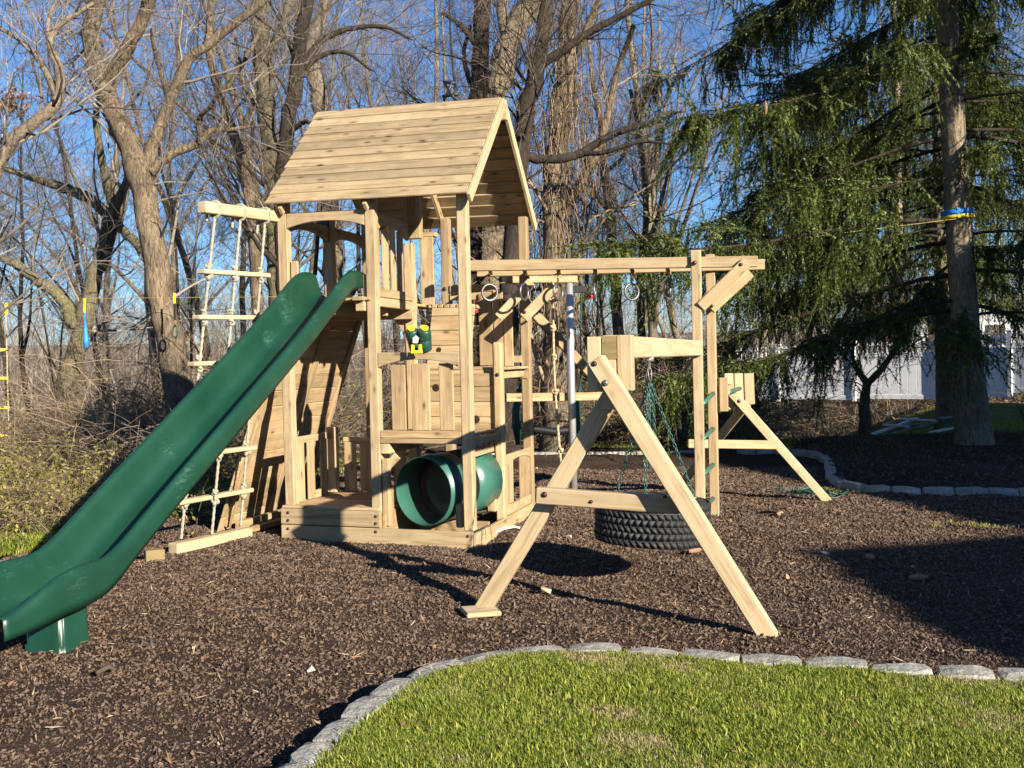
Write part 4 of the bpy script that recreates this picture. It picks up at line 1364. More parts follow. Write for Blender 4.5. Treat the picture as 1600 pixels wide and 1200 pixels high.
def spawn(Pp, Rp, nc, lr, ang, m, rr, r, up=.25, wig=.12, tmin=.2, rmin=.003, lp=.0, taper=.25):
    """nc children spread over the parent branches Pp (B,n,3) / Rp (B,n)."""
    B, n, _ = Pp.shape
    seg = np.linalg.norm(np.diff(Pp, axis=1), axis=2).sum(1)
    w = seg ** 1.0; w /= w.sum()
    pi = r.choice(B, nc, p=w)
    t = tmin + (1 - tmin) * r.random(nc) ** .8
    f = t * (n - 1); i0 = np.minimum(f.astype(int), n - 2); fr = (f - i0)[:, None]
    st = Pp[pi, i0] * (1 - fr) + Pp[pi, i0 + 1] * fr
    pr = Rp[pi, i0] * (1 - fr[:, 0]) + Rp[pi, i0 + 1] * fr[:, 0]
    tg = Pp[pi, i0 + 1] - Pp[pi, i0]; tg /= np.linalg.norm(tg, axis=1, keepdims=True) + 1e-9
    rnd = r.normal(size=(nc, 3)); rnd -= (rnd * tg).sum(1, keepdims=True) * tg
    rnd /= np.linalg.norm(rnd, axis=1, keepdims=True) + 1e-9
    a = r.uniform(*ang, nc)[:, None]
    d = tg * np.cos(a) + rnd * np.sin(a); d[:, 2] += up * r.random(nc)
    d /= np.linalg.norm(d, axis=1, keepdims=True)
    L = r.uniform(*lr, nc) * (1.15 - .6 * t) * (seg[pi] ** lp if lp else 1)
    out = np.zeros((nc, m, 3)); out[:, 0] = st
    for k in range(1, m):
        d = d + r.normal(0, wig, (nc, 3)); d[:, 2] += up * .12
        d /= np.linalg.norm(d, axis=1, keepdims=True)
        out[:, k] = out[:, k - 1] + d * (L / (m - 1))[:, None]
    r0 = np.maximum(np.minimum(pr * r.uniform(*rr, nc), L * .017 + .004), rmin)
    R = r0[:, None] * (1 - (1 - taper) * np.linspace(0, 1, m)[None] ** .9)
    return out, np.maximum(R, rmin * .6)

def grow(tp, tr, r, n1, l1, n2, n3, n4, up=.3, tmin=.35, twig=.0045, s=1.0):
    """Side branches down to twigs on main limbs tp/tr (list of (n,3), (n,))."""
    res = []
    n = 24
    PP = np.stack([resample(np.column_stack([p, q]), n) for p, q in zip(tp, tr)])
    P0, R0 = PP[..., :3], PP[..., 3]
    P1, R1 = spawn(P0, R0, n1, l1, (.5, 1.15), 9, (.12, .34), r, up, .14, tmin, twig * 2.0)
    P2, R2 = spawn(P1, R1, n2, (.5 * s, 1.9 * s), (.4, 1.0), 7, (.4, .7), r, up, .15, .15, twig * 1.5)
    P3, R3 = spawn(P2, R2, n3, (.3 * s, 1.1 * s), (.3, .95), 5, (.45, .75), r, up * .8, .17, .1, twig * 1.1)
    P4, R4 = spawn(P3, R3, n4, (.2 * s, .6 * s), (.3, .9), 4, (.5, .8), r, up * .6, .16, .1, twig * .8)
    return (P0, R0), [(P1, R1, 6), (P2, R2, 4), (P3, R3, 3), (P4, R4, 3)]

def tree_meshes(tp, tr, crown, bark, twig):
    a = Acc()
    nz = np.random.default_rng(1)
    for p, q in zip(tp, tr):
        c = resample(np.column_stack([p, q]), 40)
        rad = c[:, 3] * (1 + nz.normal(0, .035, 40))
        pts = c[:, :3] + nz.normal(0, .10, (40, 3)) * rad[:, None]
        v, qd = tubes(pts[None], rad[None], 14)
        a.add(v, qd)
    tm = a.mesh("trunk", [bark])
    b = Acc()
    for Pk, Rk, k in crown:
        v, qd = tubes(Pk, Rk, k); b.add(v, qd)
    return tm, b.mesh("crown", [twig])

def hero(name, label, limbs, dep, bark, twig, seed, n1=40, l1=(.8, 2.7), n2=140, n3=520, n4=1150, up=.25, tmin=.3, group=None, tw=.0033, ground=True):
    r = np.random.default_rng(seed)
    tp, tr = [], []
    for li, limb in enumerate(limbs):
        pts, rad = [], []
        off = r.uniform(-.5, .5) if li else 0
        for m, row in enumerate(limb):
            px, py, w = row[:3]
            dd = row[3] if len(row) > 3 else off * m / max(1, len(limb) - 1) * 1.5
            d_ = dep + dd
            pts.append(at(px, py, d_)); rad.append(max(.006, w * d_ / F / 2))
        if li == 0 and ground:
            g = float(gz(pts[0][0], pts[0][1])) - .25
            if pts[0][2] > g + .2:
                pts.insert(0, np.array([pts[0][0], pts[0][1], g])); rad.insert(0, rad[0] * 1.3)
        tp.append(np.array(pts)); tr.append(np.array(rad))
    (P0, R0), crown = grow(tp, tr, r, int(n1 * .7), l1, n2, n3, n4, up, tmin, tw)
    tm, cm = tree_meshes(tp, tr, crown, bark, twig)
    root = empty(name, tp[0][0])
    tag(root, label, "tree", group)
    put("trunk", tm, root); put("crown", cm, root)
    return root

hero("bare_tree", "big rough-barked bare tree with a forked trunk left of the rope ladder", [
    [(288, 650, 50), (270, 560, 44), (250, 450, 40), (232, 340, 38), (215, 265, 38), (186, 190, 33), (158, 130, 29), (143, 65, 26), (152, 0, 22), (160, -90, 18)],
    [(160, 132, 24), (190, 92, 22), (214, 48, 20), (238, -6, 18), (262, -80, 14)],
    [(222, 275, 22), (247, 205, 19), (268, 150, 18), (296, 92, 16), (322, 72, 14), (352, 48, 14), (405, 6, 12), (440, -30, 9)],
    [(234, 268, 15), (270, 240, 14), (308, 225, 12), (330, 204, 9), (352, 203, 7), (410, 196, 4)],
    [(314, 222, 9), (312, 185, 8), (330, 165, 7), (345, 140, 5)],
    [(262, 152, 9), (252, 115, 8), (240, 70, 6), (236, 45, 4)],
    [(143, 70, 14), (134, 56, 14), (131, 50, 11)]], 15.0, BARK, TWIG, 11, n1=70)
hero("bare_tree", "mossy leaning tree with low dark side limb behind the blue grip", [
    [(105, 610, 30), (128, 520, 27), (152, 420, 25), (178, 340, 25), (192, 300, 15), (204, 270, 13)],
    [(180, 330, 15), (168, 290, 14), (156, 230, 11), (150, 185, 10), (155, 140, 6), (140, 60, 4)],
    [(176, 345, 17), (150, 318, 17), (118, 300, 17), (60, 281, 12), (20, 268, 9), (-30, 250, 7)],
    [(118, 512, 20), (97, 468, 18), (52, 433, 15), (10, 406, 12), (-40, 396, 10)],
    [(182, 350, 14), (205, 372, 15), (225, 395, 13), (250, 430, 12), (268, 480, 12)]], 16.5, BARKG, TWIG, 12, n1=60)
hero("bare_tree", "grey tree at the left edge bending to the right", [
    [(-70, 560, 30), (-45, 420, 26), (-15, 290, 22), (20, 222, 20), (60, 185, 18), (90, 160, 17), (95, 112, 14), (78, 72, 12), (92, 40, 9), (148, 4, 6)],
    [(90, 150, 12), (62, 95, 9), (30, 62, 7), (-10, 40, 5)],
    [(78, 75, 9), (75, 35, 7), (92, -10, 5)]], 13.5, BARKL, TWIG, 13, n1=60)
hero("bare_tree", "slim grey tree rising behind the rope ladder", [
    [(405, 560, 20), (400, 420, 19), (388, 300, 18), (370, 225, 17), (345, 150, 15), (328, 80, 13), (330, 0, 10), (335, -60, 8)],
    [(345, 150, 9), (385, 90, 8), (415, 30, 6)], [(372, 225, 8), (345, 190, 6), (318, 175, 4)]], 18.0, BARK, TWIG, 14, n1=50)
hero("bare_tree", "straight grey tree beside the left end of the roof", [
    [(440, 560, 34), (434, 420, 31), (428, 300, 29), (418, 190, 28), (410, 90, 27), (404, 0, 24), (400, -90, 20)],
    [(410, 95, 16), (440, 50, 14), (452, 0, 11)], [(420, 180, 10), (380, 130, 8), (368, 60, 6)]], 19.0, BARKG, TWIG, 15, n1=60)
hero("bare_tree", "near-black tree with an arching limb behind the roof's left end", [
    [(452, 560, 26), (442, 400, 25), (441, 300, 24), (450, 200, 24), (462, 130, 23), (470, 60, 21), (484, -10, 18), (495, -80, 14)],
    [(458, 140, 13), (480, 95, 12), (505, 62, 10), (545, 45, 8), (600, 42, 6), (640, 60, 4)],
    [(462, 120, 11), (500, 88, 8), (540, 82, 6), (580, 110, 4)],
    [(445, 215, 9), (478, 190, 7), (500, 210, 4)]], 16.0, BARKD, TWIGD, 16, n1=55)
hero("bare_tree", "pale thick-trunked tree rising above the left half of the roof", [
    [(530, 560, 36), (520, 400, 32), (512, 250, 28), (505, 180, 27), (488, 105, 26), (486, 75, 24), (502, 30, 18), (512, -10, 16), (520, -80, 12)],
    [(488, 90, 13), (470, 40, 11), (462, -10, 8)]], 20.0, BARKL, TWIG, 17, n1=50)
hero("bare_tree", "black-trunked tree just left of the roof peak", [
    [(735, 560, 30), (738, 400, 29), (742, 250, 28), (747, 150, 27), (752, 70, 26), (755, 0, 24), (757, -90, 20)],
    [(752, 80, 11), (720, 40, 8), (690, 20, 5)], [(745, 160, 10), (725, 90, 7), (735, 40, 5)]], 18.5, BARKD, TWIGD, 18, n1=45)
hero("bare_tree", "stout pale tree leaning right behind the roof peak", [
    [(770, 560, 46), (768, 400, 44), (768, 250, 42), (775, 150, 40), (792, 75, 38), (815, 30, 34), (838, -20, 26), (860, -90, 20)],
    [(796, 70, 20), (786, 30, 17), (782, -20, 14)], [(815, 40, 18), (850, 5, 14), (870, -40, 10)]], 21.0, BARKL, TWIG, 19, n1=60)
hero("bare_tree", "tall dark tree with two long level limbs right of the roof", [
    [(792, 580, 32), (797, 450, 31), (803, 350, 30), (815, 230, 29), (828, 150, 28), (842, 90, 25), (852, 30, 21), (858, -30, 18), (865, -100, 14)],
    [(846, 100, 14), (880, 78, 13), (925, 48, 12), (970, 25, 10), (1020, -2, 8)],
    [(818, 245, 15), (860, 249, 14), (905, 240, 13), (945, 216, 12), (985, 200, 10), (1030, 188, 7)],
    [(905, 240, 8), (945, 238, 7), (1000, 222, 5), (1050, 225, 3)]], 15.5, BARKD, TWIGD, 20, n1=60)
vined = hero("bare_tree", "broad tree wrapped in hanging vines behind the ring bars", [
    [(868, 590, 44), (868, 480, 40), (866, 380, 38), (868, 280, 36), (876, 180, 34), (884, 90, 30), (892, 0, 26), (898, -90, 20)],
    [(880, 335, 16), (905, 290, 15), (930, 245, 14), (950, 180, 12), (966, 110, 10), (990, 40, 8)],
    [(884, 110, 16), (915, 50, 13), (940, -10, 10)]], 17.0, BARK, TWIGR, 21, n1=60, n2=260, n3=1000, n4=1300, up=-.25, tmin=.1)
rv = np.random.default_rng(61)
cen = resample(np.array([at(*q) for q in ((868, 600, 17), (867, 480, 17), (866, 380, 17), (868, 280, 17), (876, 180, 17), (884, 90, 17), (892, 0, 17))]), 60)
nv = 260; m = 9
st_ = rv.integers(14, 60, nv); ang_ = rv.uniform(0, 6.28, nv); off_ = .17 + .5 * rv.random(nv) ** 2
VP = np.zeros((nv, m, 3)); VP[:, 0] = cen[st_] + np.stack([np.cos(ang_) * off_, np.sin(ang_) * off_, 0 * off_], -1)
LL = rv.uniform(.8, 3.2, nv)
for k in range(1, m):
    VP[:, k] = VP[:, k - 1] + np.stack([rv.normal(0, .045, nv), rv.normal(0, .045, nv), -LL / (m - 1)], -1)
v, q = tubes(VP, np.broadcast_to(rv.uniform(.003, .007, nv)[:, None], (nv, m)), 4)
put("vines", mesh_np("vines", v, [q], [TWIGR], True), vined)
hero("bare_tree", "slender pale trunk standing clear above the tire swing beam", [
    [(975, 620, 19), (968, 540, 18), (960, 420, 17), (952, 330, 15), (944, 265, 13), (940, 200, 10), (925, 120, 7), (918, 40, 5)],
    [(950, 330, 8), (925, 290, 7), (908, 240, 5)], [(946, 270, 7), (975, 240, 6), (985, 180, 4)]], 24.0, BARKL, TWIG, 22, n1=50)
hero("bare_tree", "thin dark sapling growing among the brush behind the beam", [
    [(1003, 620, 14), (1004, 540, 13), (1000, 440, 12), (1010, 330, 10), (1000, 220, 8), (985, 140, 6)],
    [(1005, 400, 7), (1030, 330, 6), (1050, 240, 4)]], 22.0, BARK, TWIG, 23, n1=45)
hero("small_tree", "small forked tree in front of the white fence", [
    [(1351, 632, 17), (1352, 612, 14), (1354, 600, 12), (1342, 580, 8), (1332, 555, 6), (1340, 510, 4)],
    [(1354, 601, 11), (1376, 578, 10), (1397, 548, 8), (1412, 505, 6), (1420, 470, 4)]], 21.0, BARK, TWIGD, 24, n1=30, l1=(.4, 1.6), n2=120, n3=300, n4=500)

# generic bare trees of the wood, copied about
def template_tree(seed, H, r0, lean, fork, bark, twig, n1=34, s=1.0):
    r = np.random.default_rng(seed)
    tp, tr = [], []
    k = 9
    p = np.zeros((k, 3)); d = np.array([lean[0], lean[1], 1.0])
    for i in range(1, k):
        d = d + r.normal(0, .09, 3) * [1, 1, .2]; d[2] = max(d[2], .8); d /= np.linalg.norm(d)
        p[i] = p[i - 1] + d * H / (k - 1)
    rad = .75 * r0 * (1 - .8 * np.linspace(0, 1, k) ** 1.1); rad[0] *= 1.25
    tp.append(p); tr.append(rad)
    for f in fork:
        i = int(f * (k - 1)); an = r.uniform(0, 6.28)
        q = np.zeros((6, 3)); q[0] = p[i]; dd = np.array([math.cos(an) * .55, math.sin(an) * .55, .8])
        for m in range(1, 6):
            dd = dd + r.normal(0, .12, 3); dd[2] = max(dd[2], .35); dd /= np.linalg.norm(dd)
            q[m] = q[m - 1] + dd * H * .085
        tp.append(q); tr.append(rad[i] * .62 * (1 - .75 * np.linspace(0, 1, 6)))
    _, crown = grow(tp, tr, r, n1, (H * .07, H * .24), 150, 500, 950, .35, .3, .0045, 1.25)
    return tree_meshes(tp, tr, crown, bark, twig)
TT = [template_tree(41, 15, .17, (.04, 0), (.4, .55, .65), BARK, TWIG), template_tree(42, 18, .22, (-.05, .03), (.35, .5, .6, .7), BARKL, TWIG),
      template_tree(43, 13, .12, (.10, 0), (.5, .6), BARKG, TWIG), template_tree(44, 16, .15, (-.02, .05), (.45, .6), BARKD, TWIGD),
      template_tree(45, 11, .09, (.05, .05), (.4, .5, .6), BARK, TWIG), template_tree(46, 17, .2, (0, 0), (.3, .45, .6), BARKL, TWIG)]
rw = np.random.default_rng(77)
spots = []
for k in range(42):
    u = -.53 + .98 * (k + rw.uniform(.1, .9)) / 42
    spots.append((u, rw.uniform(22, 33) if k % 3 == 1 else rw.uniform(34, 60)))
for k in range(18):
    spots.append((rw.uniform(-.52, .2), rw.uniform(19, 30)))
for n_s, (u, d) in enumerate(spots):
    if u > .15: d = max(d, 37 + (u - .15) * 10)
    p = CAM + (_f0 + _r0 * u) * d
    k = int(rw.integers(0, len(TT)))
    s_ = rw.uniform(.8, 1.25)
    if n_s >= 42: k = int(rw.choice([2, 3, 4])); s_ = rw.uniform(.4, .7)
    z = float(gz(p[0], p[1])) - .2
    M = Matrix.Translation((p[0], p[1], z)) @ Matrix.Rotation(rw.uniform(0, 6.28), 4, 'Z') @ Matrix.Scale(s_, 4)
    o = put("woodland_tree" if n_s < 42 else "sapling", None, None, M); o.empty_display_size = .2
    if n_s < 42: tag(o, "slender bare tree among many in the wood behind the yard", "tree", "bare trees of the wood behind")
    else: tag(o, "thin low sapling among several in the brush behind the playset", "sapling", "saplings in the brush")
    for nm, me in zip(("trunk", "crown"), TT[k]): put(nm, me, o, M)

# the far wood on the rise beyond, one mass of trees
ftr = []
for tm_, cm_ in TT[:4]:
    a = Acc()
    for me_ in (tm_, cm_):
        co = np.zeros(len(me_.vertices) * 3); me_.vertices.foreach_get("co", co)
        fi = np.zeros(len(me_.loops), int); me_.loops.foreach_get("vertex_index", fi)
        fq = fi.reshape(-1, 4)
        if me_ is cm_: fq = fq[:int(len(fq) * .55)]
        a.add(co.reshape(-1, 3), fq)
    ftr.append(template("far_tree", a.mesh("far_tree", [TWIG])))
nf = 420
u = rw.uniform(-.62, .55, nf); d = rw.uniform(60, 190, nf)
p = CAM[None] + (_f0[None] + _r0[None] * u[:, None]) * d[:, None]
scatter("distant_wood", np.stack([p[:, 0], p[:, 1], gz(p[:, 0], p[:, 1]) - .3], -1), np.stack([u * 0, u * 0, rw.uniform(0, 6.28, nf)], -1), rw.uniform(.5, .95, nf), rw.integers(0, 4, nf), ftr)

# ------------------------------------------------------------------ undergrowth
def cane_mesh(seed, n, h, spread, mat, leafmat=None, nl=0, r0=.0042, arch_=.5):
    r = np.random.default_rng(seed)
    m = 7
    Pc = np.zeros((n, m, 3)); Pc[:, 0, :2] = r.normal(0, spread, (n, 2))
    an = r.uniform(0, 6.28, n)
    d = np.stack([np.cos(an) * .5, np.sin(an) * .5, np.ones(n)], -1) + r.normal(0, .25, (n, 3))
    L = h * r.uniform(.5, 1.2, n)
    for k in range(1, m):
        d = d / np.linalg.norm(d, axis=1, keepdims=True)
        Pc[:, k] = Pc[:, k - 1] + d * (L / (m - 1))[:, None]
        d = d + np.stack([np.cos(an), np.sin(an), -np.ones(n) * 1.1], -1) * arch_ * .35 + r.normal(0, .16, (n, 3))
    R = np.broadcast_to(r0 * r.uniform(.5, 1.3, n)[:, None] * np.linspace(1, .4, m)[None], (n, m))
    P2, R2 = spawn(Pc, R, n * 3, (.15 * h, .45 * h), (.4, 1.2), 4, (.5, .8), r, .1, .2, .2, r0 * .5)
    a = Acc(); v, q = tubes(Pc, R, 3); a.add(v, q); v, q = tubes(P2, R2, 3); a.add(v, q)
    nq = sum(len(f) for f in a.f[4])
    mats = [mat]; mi = np.zeros(nq, int)
    if nl:
        src = np.concatenate([Pc[:, 1:].reshape(-1, 3), P2.reshape(-1, 3)])
        c = src[r.integers(0, len(src), nl)] + r.normal(0, .02, (nl, 3))
        e1 = r.normal(size=(nl, 3)); e1 /= np.linalg.norm(e1, axis=1, keepdims=True)
        e2 = np.cross(e1, r.normal(size=(nl, 3))); e2 /= np.linalg.norm(e2, axis=1, keepdims=True)
        s1 = r.uniform(.012, .028, (nl, 1)); s2 = s1 * .5
        v = np.stack([c - e1 * s1, c - e2 * s2, c + e1 * s1, c + e2 * s2], 1).reshape(-1, 3)
        q = np.arange(nl * 4).reshape(-1, 4)
        a.add(v, q); mats.append(leafmat); mi = np.concatenate([mi, np.ones(nl, int)])
    v = np.concatenate(a.v); f = np.concatenate(a.f[4])
    return mesh_np("clump", v, [f], mats, True, mi)
cl_bare = [template("cane_clump", cane_mesh(s, 34, 1.7, .34, [TWIGR, TWIG, TWIGR][s % 3])) for s in range(4)]
cl_leaf = [template("leafy_clump", cane_mesh(10 + s, 30, 1.1, .28, TWIGR, SHRUBLEAF, 700, .005)) for s in range(3)]
ru = np.random.default_rng(31)
def brush(name, n, urange, drange, temps, idxs, sc_, power=1.0, test=None):
    u = ru.uniform(*urange, n); d = drange[0] + (drange[1] - drange[0]) * ru.random(n) ** power
    p = CAM[None] + (_f0[None] + _r0[None] * u[:, None]) * d[:, None]
    x, y = p[:, 0], p[:, 1]
    ok = ((x < -4.4) | (y > 9.6))
    if test is not None: ok &= test(x, y)
    x, y = x[ok], y[ok]; N = len(x)
    scatter(name, np.stack([x, y, gz(x, y) - .05], -1), np.stack([ru.normal(0, .12, N), ru.normal(0, .12, N), ru.uniform(0, 6.28, N)], -1), ru.uniform(*sc_, N), ru.choice(idxs, N), temps)
brush("undergrowth", 2300, (-.56, .22), (13, 46), cl_bare + cl_leaf, [0, 1, 2, 3, 0, 1, 2, 4, 5, 6], (.6, 1.8), .9)
brush("distant_brush", 700, (.0, .56), (33, 60), cl_bare, [0, 1, 2, 3], (1.2, 2.6), 1.0, lambda x, y: y > 24)
brush("fence_brush", 45, (.2, .5), (22, 29), cl_bare + cl_leaf, [0, 1, 2, 4, 5], (.5, 1.0), 1.0, lambda x, y: (y > 17.5) & (y < 20.5))
# brown leaf litter under the wood and along the fence
leafT = [template("dead_leaf", chip_mesh(50 + s, LITTER, 1, .7, .12)) for s in range(3)]
u = ru.uniform(-.56, .56, 16000); d = 9 + 22 * ru.random(16000) ** 1.1
p = CAM[None] + (_f0[None] + _r0[None] * u[:, None]) * d[:, None]
ok = (p[:, 0] < -4.3) | (p[:, 1] > 17)
x, y = p[ok, 0], p[ok, 1]; N = len(x)
scatter("leaf_litter", np.stack([x, y, gz(x, y) + .02], -1), ru.normal(0, .6, (N, 3)) + [0, 0, 3], ru.uniform(.06, .14, N), ru.integers(0, 3, N), leafT)

# low tangled shrubs at the left of the slide
for k, (px, py, h, lab) in enumerate(((35, 800, 1.2, "tangled brown shrub at the left edge under the yellow ladder"), (120, 765, 1.05, "low yellow green shrub close behind the slide's lower half"), (205, 705, 1.15, "yellow green thicket shrub behind the middle of the slide"), (-30, 700, 1.4, "twiggy brown shrub cut off by the left edge of the view"))):
    b = on_z(px, min(py + 60, 850), 0); b = np.array([min(b[0], -4.5 - .5 * k), max(b[1], -.6 + .9 * k), 0])
    r = empty("shrub", (b[0], b[1], float(gz(b[0], b[1]))))
    tag(r, lab, "shrub", "shrubs along the left border")
    for j in range(3):
        me = cane_mesh(60 + k * 3 + j, 60, h, .40, TWIGR, SHRUBLEAF, 2200 if k in (1, 2) else 1100, .005, .7)
        put("stems", me, r, Matrix.Translation((b[0] - .35 + .5 * j, b[1] + .5 * (j - 1), float(gz(b[0], b[1])) - .05)))

# ------------------------------------------------------------------ spruces
def strand(L, seed, r, dens=85):
    """Drooping needle-covered shoot along -Z, length L."""
    n = int(L * dens)
    t = (np.arange(n) + r.random(n)) / n; an = r.uniform(0, 6.28, n)
    c = np.stack([np.sin(t * 2.2 + seed) * .02, np.cos(t * 1.7 + seed) * .02, -t * L], -1)
    out = np.stack([np.cos(an), np.sin(an), -r.uniform(.5, 1.7, n)], -1); out /= np.linalg.norm(out, axis=1, keepdims=True)
    ln = r.uniform(.045, .085, (n, 1)) * (1.1 - .5 * t[:, None])
    sd = np.cross(out, [0, 0, 1.0]); sd /= np.linalg.norm(sd, axis=1, keepdims=True)
    w = r.uniform(.006, .014, (n, 1))
    v = np.stack([c - sd * w, c + sd * w, c + out * ln], 1).reshape(-1, 3)
    return v, np.arange(n * 3).reshape(-1, 3)

def spruce_meshes(seed, H, r0, zmin, zmax, reach, per=5, step=.5, nst=40, open_front=False):
    """Tiered spruce: whorls of drooping boughs whose side sprays carry hanging shoots."""
    r = np.random.default_rng(seed)
    k = 14
    zz = np.linspace(-.2, H, k)
    tp = np.stack([np.cumsum(r.normal(0, .012, k)), np.cumsum(r.normal(0, .012, k)), zz], -1)
    tr = r0 * (1 - .85 * np.linspace(0, 1, k)); tr[0] *= 1.35
    c = resample(np.column_stack([tp, tr]), 60)
    v, q = tubes((c[:, :3])[None], (c[:, 3] * (1 + r.normal(0, .02, 60)))[None], 16)
    tm = mesh_np("trunk", v, [q], [SPBARK], True)
    lib = [strand(L, i, r) for i, L in enumerate((.18, .25, .34, .45, .6, .9))]
    br = Acc(); nd_v, nd_f, nn = [], [], 0
    h = zmin; b = 0
    while h < zmax:
        for w_ in range(per):
            b += 1
            az = b * 2.399 + r.normal(0, .35)
            hh = h + r.uniform(-.2, .2)
            L = reach * (1 - .42 * max(0, hh - zmin) / (H - zmin)) * r.uniform(.55, 1.15)
            dv = np.array([math.cos(az), math.sin(az)])
            toward, leftn = dv @ -_f0[:2], dv @ -_r0[:2]
            if open_front:
                if toward > .45 and hh < 8.5: L *= .5 if leftn > .35 else (.85 if leftn < -.45 else .28)
                if hh < 4.4 and -.6 < leftn < .25 and r.random() < .85: L *= .25
            bare = L < .35 * reach and hh < 6
            m = 12; t = np.linspace(0, 1, m)
            rise = r.uniform(-.02, .20)
            z = hh + L * (rise * t - .46 * t ** 1.7 + .25 * t ** 3.2)
            wob = np.cumsum(r.normal(0, .02, m)) * L * .3
            bp = np.stack([dv[0] * L * t - dv[1] * wob, dv[1] * L * t + dv[0] * wob, z], -1)
            R = np.maximum(.034 * (L / 5) ** .8 * (1 - .85 * t), .005)
            v, q = tubes(bp[None], R[None], 6); br.add(v, q)
            nside = max(3, int(L * 7))
            sp, sr = spawn(bp[None], R[None], nside, (.35, 1.15), (.6, 1.15), 5, (.3, .5), r, -.28, .08, .18, .004)
            sp[:, :, 2] -= (np.linspace(0, 1, 5) ** 1.6)[None] * .16
            v, q = tubes(sp, sr, 3); br.add(v, q)
            if bare and r.random() < .7: continue
            dense = r.uniform(.45, 1.25)
            f = r.random((nside, 16)); i0 = (f * 4).astype(int).clip(0, 3); fr = (f * 4 - i0)[..., None]
            ar = np.arange(nside)[:, None]
            sA = (sp[ar, i0] * (1 - fr) + sp[ar, i0 + 1] * fr).reshape(-1, 3)
            dA = np.repeat((sp[:, -1] - sp[:, 0]) / np.linalg.norm(sp[:, -1] - sp[:, 0], axis=1, keepdims=True), 16, 0) * .9 + [0, 0, -.45]
            bb_ = resample(bp, 120)[20:]
            src = np.concatenate([sA, bb_]); dirs = np.concatenate([dA, np.tile([[dv[0] * .5, dv[1] * .5, -.8]], (len(bb_), 1))])
            pick = r.permutation(len(src))[:int(nst * L * dense)]
            for i in pick:
                d = dirs[i] + r.normal(0, .33, 3)
                if r.random() < .3: d = np.array([r.normal(0, .12), r.normal(0, .12), -1.0])
                d /= np.linalg.norm(d)
                sv_, sf_ = lib[min(5, int(r.random() ** 1.6 * 6))]
                zax = -d
                xa = np.cross(zax, [.3, .8, .1]); xa /= np.linalg.norm(xa); ya = np.cross(zax, xa)
                Mx = np.stack([xa, ya, zax], 1)
                nd_v.append(sv_ @ Mx.T * r.uniform(.85, 1.2) + src[i]); nd_f.append(sf_ + nn); nn += len(sv_)
        h += step * r.uniform(.8, 1.3)
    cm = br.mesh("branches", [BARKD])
    fm = mesh_np("foliage", np.concatenate(nd_v), [np.concatenate(nd_f)], [NEEDLE], False)
    print("spruce needles", nn // 3)
    return tm, cm, fm

def place_spruce(meshes, pos, rz, s, label, lean=(0, 0)):
    M = Matrix.Translation(Vector(pos)) @ Matrix.Rotation(lean[0], 4, 'X') @ Matrix.Rotation(lean[1], 4, 'Y') @ Matrix.Rotation(rz, 4, 'Z') @ Matrix.Scale(s, 4)
    o = put("spruce_tree", None, None, M); o.empty_display_size = .2
    tag(o, label, "tree")
    for nm, me in zip(("trunk", "branches", "foliage"), meshes): put(nm, me, o, M)
    return o
SPA = spruce_meshes(5, 19, .245, 2.3, 10.2, 6.0, 5, .60, 140, True)
sp0 = at(1524, 692, 16.6); sp0[2] = float(gz(sp0[0], sp0[1])) + .02
place_spruce(SPA, sp0, 0.0, 1.0, "large spruce with a blue and yellow band round its trunk", (0, -.05))
SPB = spruce_meshes(8, 15, .19, 2.9, 8.9, 4.4, 5, .8, 70, True)
p2 = at(1480, 650, 21.0); p2[2] = float(gz(p2[0], p2[1]))
place_spruce(SPB, p2, .3, 1.0, "darker spruce standing close behind the banded spruce")
p3 = at(1405, 640, 37.0); p3[2] = float(gz(p3[0], p3[1]))
place_spruce(SPB, p3, 2.0, 1.25, "distant dark spruce rising beyond the white fence")
# ------------------------------------------------------------------ slackline with hanging grips
TB = at(1503, 339, 16.25)
sl = empty("slackline", at(1200, 378, 14.8))
tag(sl, "thin yellow slackline strung from the spruce past the playset to the left", "slackline")
lpts = [(1494, 342, 16.3), (1300, 366, 15.4), (1098, 391, 14.6), (915, 424, 14.0), (743, 446, 13.8), (500, 462, 14.0), (272, 465, 14.4), (135, 467, 14.7), (10, 473, 15.0), (-80, 478, 15.3)]
lp = catmull([at(*q) for q in lpts], 8)
v, q = tubes(lp[None], np.full((1, len(lp)), .0045), 6)
put("webbing", mesh_np("webbing", v, [q], [WEB], True), sl)
band = empty("tree_band", TB)
tag(band, "blue and yellow protective band wrapped round the spruce trunk", "tree band")
tcx = sp0 + np.array([0, 0, 0])
tz = at(1504, 338, 16.6); _zb = tz[2] - sp0[2]; tz = sp0 + np.array([-.05 * _zb, 0, _zb]) - _r0 * .045 - _f0 * .02
v0, q0 = revolve([(.19, .09), (.252, .09), (.252, .0), (.19, .0)], 32)
v1, q1 = revolve([(.19, .0), (.257, .0), (.257, -.06), (.19, -.06)], 32)
Mb = Matrix.Translation(Vector(tz)) @ Matrix.Rotation(-.05, 4, 'Y')
put("blue_wrap", mesh_np("blue_wrap", v0, [q0], [BLUE], True), band, Mb)
put("yellow_wrap", mesh_np("yellow_wrap", v1, [q1], [YELLOW], True), band, Mb)

